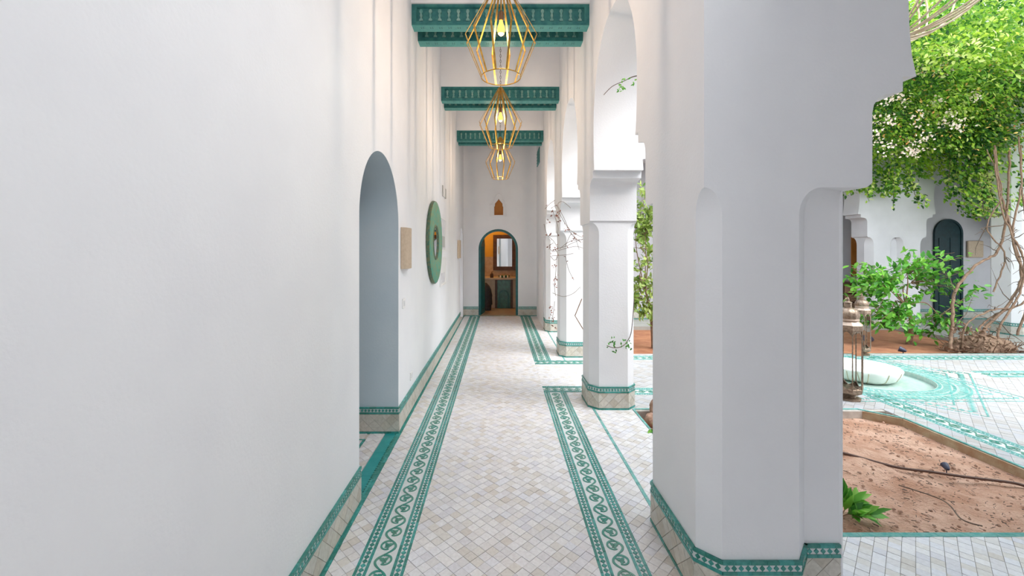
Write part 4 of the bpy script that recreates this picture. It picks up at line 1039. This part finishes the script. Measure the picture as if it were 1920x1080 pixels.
def stump():
    t = thing('dead_root_pile', (7.75, 6.75, SZ), 'heap of dry brown roots and dead leaves at the foot of the vine trunks', 'root pile')
    m = MB(); 
    for i in range(230):
        a = R.random()*2*PI; r = R.random()**.6; x = 7.95+.62*r*math.cos(a); y = 6.86+.26*r*math.sin(a); z = SZ+.02+.36*(1-r)*R.random()
        d = rv(); d.z = abs(d.z)*.6; L = R.uniform(.08, .26); p = Vector((x, y, z)); pts = [p]
        for k in range(3): pts.append(pts[-1]+d.normalized()*L/3+rv(.02))
        m.tube(pts, [R.uniform(.005, .016), .008, .006, .003], 4)
    tag(m.build('root_strands', 'deadvine', t), kind='stuff')
    m = MB(); n = 16
    m.lathe([(.50, 0), (.46, .10), (.34, .20), (.18, .27), (.02, .30)], (0, 0, 0), n, flute=lambda k, n, z: 1+.16*math.sin(k*1.9)+.1*math.sin(k*4.7+z*20))
    m.v = [(7.98+x*1.05, 6.88+y*.5, SZ+z) for x, y, z in m.v]; m.build('root_mound', 'deadvine', t)
    m = MB()
    for i in range(160):
        a = R.random()*2*PI; p = Vector((7.65+.4*math.cos(a)*R.random(), 6.75+.15*math.sin(a), SZ+.05+R.random()*.42)); m.leaf(p, rv(), rv(), .07, .035, R.random())
    tag(m.build('dead_leaves', 'deadvine', t), kind='stuff')
stump()

def grow(mb, p, d, L, r, depth, tips, spread=.6):
    pts = [p]; q = p.copy(); dd = d.normalized()
    for k in range(4): dd = (dd+rv(.12)).normalized(); q = q+dd*L/4; pts.append(q.copy())
    mb.tube(pts, [r*(1-.12*k) for k in range(5)], 6)
    if depth == 0: tips.append((pts[2], q, dd)); return
    for k in range(3 if depth > 1 else 3):
        nd = (dd+rv(spread)+Vector((0, 0, .10))).normalized(); grow(mb, pts[R.choice([2, 3, 4])], nd, L*.72, r*.58, depth-1, tips, spread)
def shrub(name, base, heading, label, n_tips, L0, r0, leafL, mtl, targets, nl=6, cat='shrub', single=240, depth=2, bark='bark'):
    """branches are grown from the trunk head towards target points that fill the crown"""
    t = thing(name, base, label, cat); B = Vector(base); head = Vector(heading)
    m = MB(); m.tube(spl([B, B.lerp(head, .5)+rv(.03), head], 4), [r0*(1-.07*k) for k in range(9)], 8); m.build('trunk', bark, t, smooth=60)
    bm = MB(); leaves = []
    hubs = [head.lerp(Vector(R.choice(targets)), .55)+rv(.03) for k in range(9)]
    for hb in hubs:
        pts = spl([head.lerp(B, .15), head.lerp(hb, .5)+rv(.04)+Vector((0, 0, .04)), hb], 5); bm.tube(pts, [r0*.30*(1-.07*k)+.001 for k in range(len(pts))], 5)
    for tg in targets:
        T = Vector(tg); hb = min(hubs, key=lambda h: (h-T).length); mid = hb.lerp(T, .5)+rv(.04)+Vector((0, 0, .03)); pts = spl([hb, mid, T], 5)
        bm.tube(pts, [r0*.10*(1-.08*k)+.0008 for k in range(len(pts))], 4)
        for k in range(nl):
            i = R.randint(3, len(pts)-1); p = pts[i]; d = (T-head).normalized()*.6+rv(.7); d.z -= .15
            leaves.append((p+rv(.045), d, Vector((0, -.5, 1))+rv(.35), leafL*R.uniform(.7, 1.15), leafL*R.uniform(.36, .5), min(1, max(0, R.gauss(.5, .25)))))
    bm.build('branch', bark, t)
    rest = MB()
    for i, q in enumerate(leaves):
        if i < single: o = MB(); o.leaf(*q); o.build('leaf', mtl, t, origin=q[0], smooth=170)
        else: rest.leaf(*q)
    if rest.v: tag(rest.build('foliage', mtl, t, smooth=170), kind='stuff')
    return t
# leafy shrub in the far bed (targets in metres)
tg = []
def px(x, y, Y): return ((x-VPX)*Y/FOC, Y, CAMH+(VPY-y)*Y/FOC)
for (cx, cy, rx, ry, n) in ((1640, 520, 40, 30, 30), (1660, 590, 40, 22, 14), (1710, 490, 30, 18, 12), (1765, 500, 28, 18, 10), (1780, 545, 30, 16, 14), (1690, 570, 35, 30, 10), (1650, 605, 45, 14, 16), (1745, 620, 35, 22, 12), (1610, 550, 18, 30, 10), (1775, 470, 16, 14, 3)):
    for k in range(n):
        a = R.random()*2*PI; r = R.random()**.5; X, Y, Z = px(cx+rx*r*math.cos(a), cy+ry*r*math.sin(a), 7.35); tg.append((X, Y+R.uniform(-.45, .35), Z))
shrub('leafy_shrub', (7.32, 7.45, SZ), px(1697, 560, 7.4), 'green leafy shrub with a leaning trunk in the far soil bed', 0, 0, .045, .135, 'shrubleaf', tg, nl=10, single=290)
# small tree seen through the slit between pillar and pier
tg = []
for k in range(85):
    X, Y, Z = px(R.uniform(1180, 1240), R.uniform(345, 600), 7.3); tg.append((X+R.uniform(-.15, .15), Y+R.uniform(-.4, .3), Z))
shrub('slender_tree', (2.62, 7.1, SZ), (2.45, 7.1, 1.1), 'slender tree with pale yellow-green leaves seen between second pillar and near pier', 0, 0, .035, .11, 'paleleaf', tg, nl=14, cat='tree', single=200, bark='deadvine')
# low plants
def sprig(base, label, dirs, leafL, name='small_plant', mtl='shrubleaf'):
    t = thing(name, base, label, 'plant'); B = Vector(base); m = MB()
    for d, L in dirs:
        d = Vector(d).normalized(); pts = spl([B, B+d*L*.5+Vector((0, 0, L*.12)), B+d*L], 4); m.tube(pts, .003, 5)
        for p in pts[3:]:
            for k in range(2): q = MB(); q.leaf(p+rv(.004), d+rv(.45), Vector((0, -.5, 1))+rv(.2), leafL*R.uniform(.7, 1.1), leafL*.34, R.random()); q.build('leaf', mtl, t, origin=p, smooth=170)
    m.build('stem', 'bark', t)
sprig((2.13, 2.60, SZ+.01), 'small green plant on the near soil beside the pier jamb', [((.3, -.1, .55), .13), ((.9, -.2, .25), .15), ((.1, -.5, .35), .12), ((-.4, -.1, .5), .14), ((.2, .1, .8), .12)], .12)
sprig((1.50, 3.80, SZ+.01), 'little sprig with pointed leaves by the kerb in front of the rocks', [((-.7, -.5, .35), .22), ((.1, -.6, .5), .16), ((-.3, -.9, .1), .2)], .07)
# rocks
def rock(c, s, label, seed):
    bm_ = bmesh.new(); bmesh.ops.create_icosphere(bm_, subdivisions=4, radius=1)
    m = MB()
    for v in bm_.verts:
        p = v.co; k = 1+.28*noise.noise(p*1.3+Vector((seed, 0, 0)))+.12*noise.noise(p*3.4+Vector((seed, 2, 0)))+.05*noise.noise(p*8+Vector((0, seed, 0))); v.co = p*k
    m.add([(c[0]+v.co.x*s[0], c[1]+v.co.y*s[1], c[2]+v.co.z*s[2]) for v in bm_.verts], [tuple(v.index for v in f.verts) for f in bm_.faces]); bm_.free()
    tag(m.build('rock', 'rock', None, smooth=60), label, 'rock', 'pinkish rocks behind the second pillar')
rock((1.60, 4.05, .06), (.13, .12, .14), 'tallest pinkish rock right of the second pillar', 1.3)
rock((1.46, 3.98, -.02), (.07, .07, .06), 'small pink rock left of the tallest rock near the kerb', 4.1)
rock((1.52, 3.78, -.03), (.08, .07, .06), 'low rock in front of the tallest rock', 7.7)
rock((1.66, 3.78, -.03), (.10, .08, .05), 'flat rock partly hidden behind the near pier', 9.7)
rock((2.72, 7.0, 0), (.10, .09, .09), 'round red rock at the foot of the slender tree', 12.7)

# dry climbing twigs on the arcade, sprig on pillar, branch in the arch
t = thing('dry_climber', (.98, 5.9, 1.2), 'dry climbing vine with curled twigs and small red leaves across the second arch', 'climber')
m = MB(); lv = MB()
def P3(x, y, Y=5.9): return Vector(px(x, y, Y))
LN = [[(1095, 447), (1101, 440), (1108, 437)], [(1100, 447), (1106, 452), (1112, 452)], [(1095, 447), (1075, 455), (1060, 462), (1045, 466), (1035, 470), (1030, 462), (1038, 455)],
      [(1036, 392), (1038, 400), (1046, 425), (1045, 445), (1046, 466)],
      [(1095, 466), (1080, 462), (1060, 466), (1046, 470), (1034, 472)],
      [(1090, 455), (1072, 440), (1058, 410), (1046, 385), (1055, 378), (1070, 390)],
      [(1100, 447), (1085, 442), (1066, 428), (1050, 402), (1044, 386), (1034, 390)],
      [(1020, 420), (1026, 440), (1038, 452), (1046, 466)], [(1034, 480), (1060, 478), (1075, 475)],
      [(1088, 538), (1075, 550), (1058, 556), (1045, 553), (1036, 549)], [(1060, 480), (1066, 505), (1076, 525)],
      [(1041, 375), (1030, 383), (1022, 392)], [(1044, 480), (1042, 510), (1040, 540), (1042, 555)], [(1040, 565), (1037, 590), (1033, 605)],
      [(1060, 462), (1070, 440), (1078, 445), (1086, 468)], [(1050, 466), (1070, 452), (1098, 449)], [(1040, 465), (1046, 478), (1040, 488), (1032, 480)]]
for ln in LN:
    Y = 5.9+R.uniform(-.15, .15); pts = spl([P3(x, y, Y) for x, y in ln], 5); m.tube(pts, .0032, 4)
    for p in pts[::3]:
        if R.random() < .35: lv.leaf(p+rv(.02), rv(), rv(), .035, .020, R.random())
for (x, y) in ((1036, 400), (1045, 405), (1050, 412), (1030, 440), (1060, 430), (1078, 440), (1080, 452), (1026, 415), (1040, 500), (1041, 520), (1040, 535), (1034, 575), (1038, 583), (1033, 595), (1037, 600), (1040, 612), (1030, 462), (1046, 398)):
    for k in range(5): lv.leaf(P3(x+R.uniform(-3, 3), y+R.uniform(-4, 4)), rv(), rv(), .036, .02, R.random())
m.build('twigs', 'twig', t); tag(lv.build('dry_leaves', 'redleaf', t), kind='stuff')
m = MB(); pts = spl([P3(1092, 535, 5.6), P3(1078, 590, 5.6), P3(1096, 620, 5.6)], 6)
m = MB(); m.tube([P3(1091, 560, 5.7), P3(1078, 592, 5.7), P3(1084, 602, 5.7), P3(1096, 622, 5.7)], .007, 5); m.build('thick_stem', 'deadvine', t)
t = thing('climbing_sprig', (1.2, 4.15, .6), 'thin climbing sprig with small dark leaves across the foot of the second pillar', 'climber')
m = MB(); lv = MB(); pts = spl([P3(1189, 560, 4.15), P3(1184, 620, 4.19), P3(1176, 640, 4.185), P3(1165, 650, 4.10), P3(1150, 652, 4.08), P3(1138, 648, 4.07)], 6); m.tube(pts, .004, 5); m.build('stem', 'twig', t)
for i, (x, y) in enumerate(((1150, 642), (1153, 648), (1147, 640), (1175, 645), (1180, 640), (1172, 650), (1165, 648), (1178, 652), (1155, 655), (1154, 661), (1140, 648), (1182, 648), (1150, 636), (1170, 640))):
    for k in range(2): q = MB(); q.leaf(P3(x, y, 4.09)+rv(.008), rv()+Vector((0, -.2, .3)), Vector((0, -1, .2))+rv(.2), .035, .016, R.random()*.3); q.build('leaf', 'shrubleaf', t)
t = thing('leafy_branch', (1.2, 3.6, 3.1), 'thin branch with a few green leaves hanging inside the tall near arch', 'branch')
m = MB(); pts = spl([P3(1225, 138, 3.45), P3(1190, 143, 3.5), P3(1170, 152, 3.5), P3(1148, 162, 3.5), P3(1132, 178, 3.5)], 6); m.tube(pts, [.0045]*10+[.003]*15, 5); m.build('stem', 'twig', t)
for (x, y) in ((1165, 158), (1163, 163), (1166, 167), (1162, 170), (1164, 160), (1189, 150), (1189, 157), (1175, 148), (1180, 147), (1170, 150), (1160, 166), (1167, 163)):
    for k in range(2): q = MB(); q.leaf(P3(x, y, 3.49)+rv(.008), rv()+Vector((0, 0, -.6)), Vector((0, -1, .2))+rv(.3), .030, .014, .3+R.random()*.5); q.build('leaf', 'shrubleaf', t)

# rattan pendant behind the cross arch, top right
t = thing('rattan_pendant', (2.72, 2.9, 3.2), 'large pale woven strand lampshade hanging at the top edge behind the cross arch', 'pendant lamp')
cx, cy, cz = px(1668, -66, 2.9); Rr = .62
m = MB()
for k in range(30):
    a = (k+.35*math.sin(k*2.3))/30*2*PI; tw = 0.15
    m.tube([(cx+Rr*math.sin(s)*math.cos(a+tw*s), cy+Rr*math.sin(s)*math.sin(a+tw*s), cz-Rr*.86*math.cos(s)) for s in [.12+i*(2.6-.12)/18 for i in range(19)]], .0065, 5)
m.build('woven_strands', 'rattan', t)
for s in (.12, 2.6):
    m = MB(); m.tube([(cx+Rr*math.sin(s)*math.cos(q), cy+Rr*math.sin(s)*math.sin(q), cz-Rr*.86*math.cos(s)) for q in [2*PI*i/40 for i in range(40)]], .008, 5, closed=True); m.build('hoop', 'rattan', t)
m = MB(); m.tube([(cx, cy, cz+Rr*.86*.86), (cx, cy, cz+1.5)], .006, 5); m.build('cord', 'chain', t)
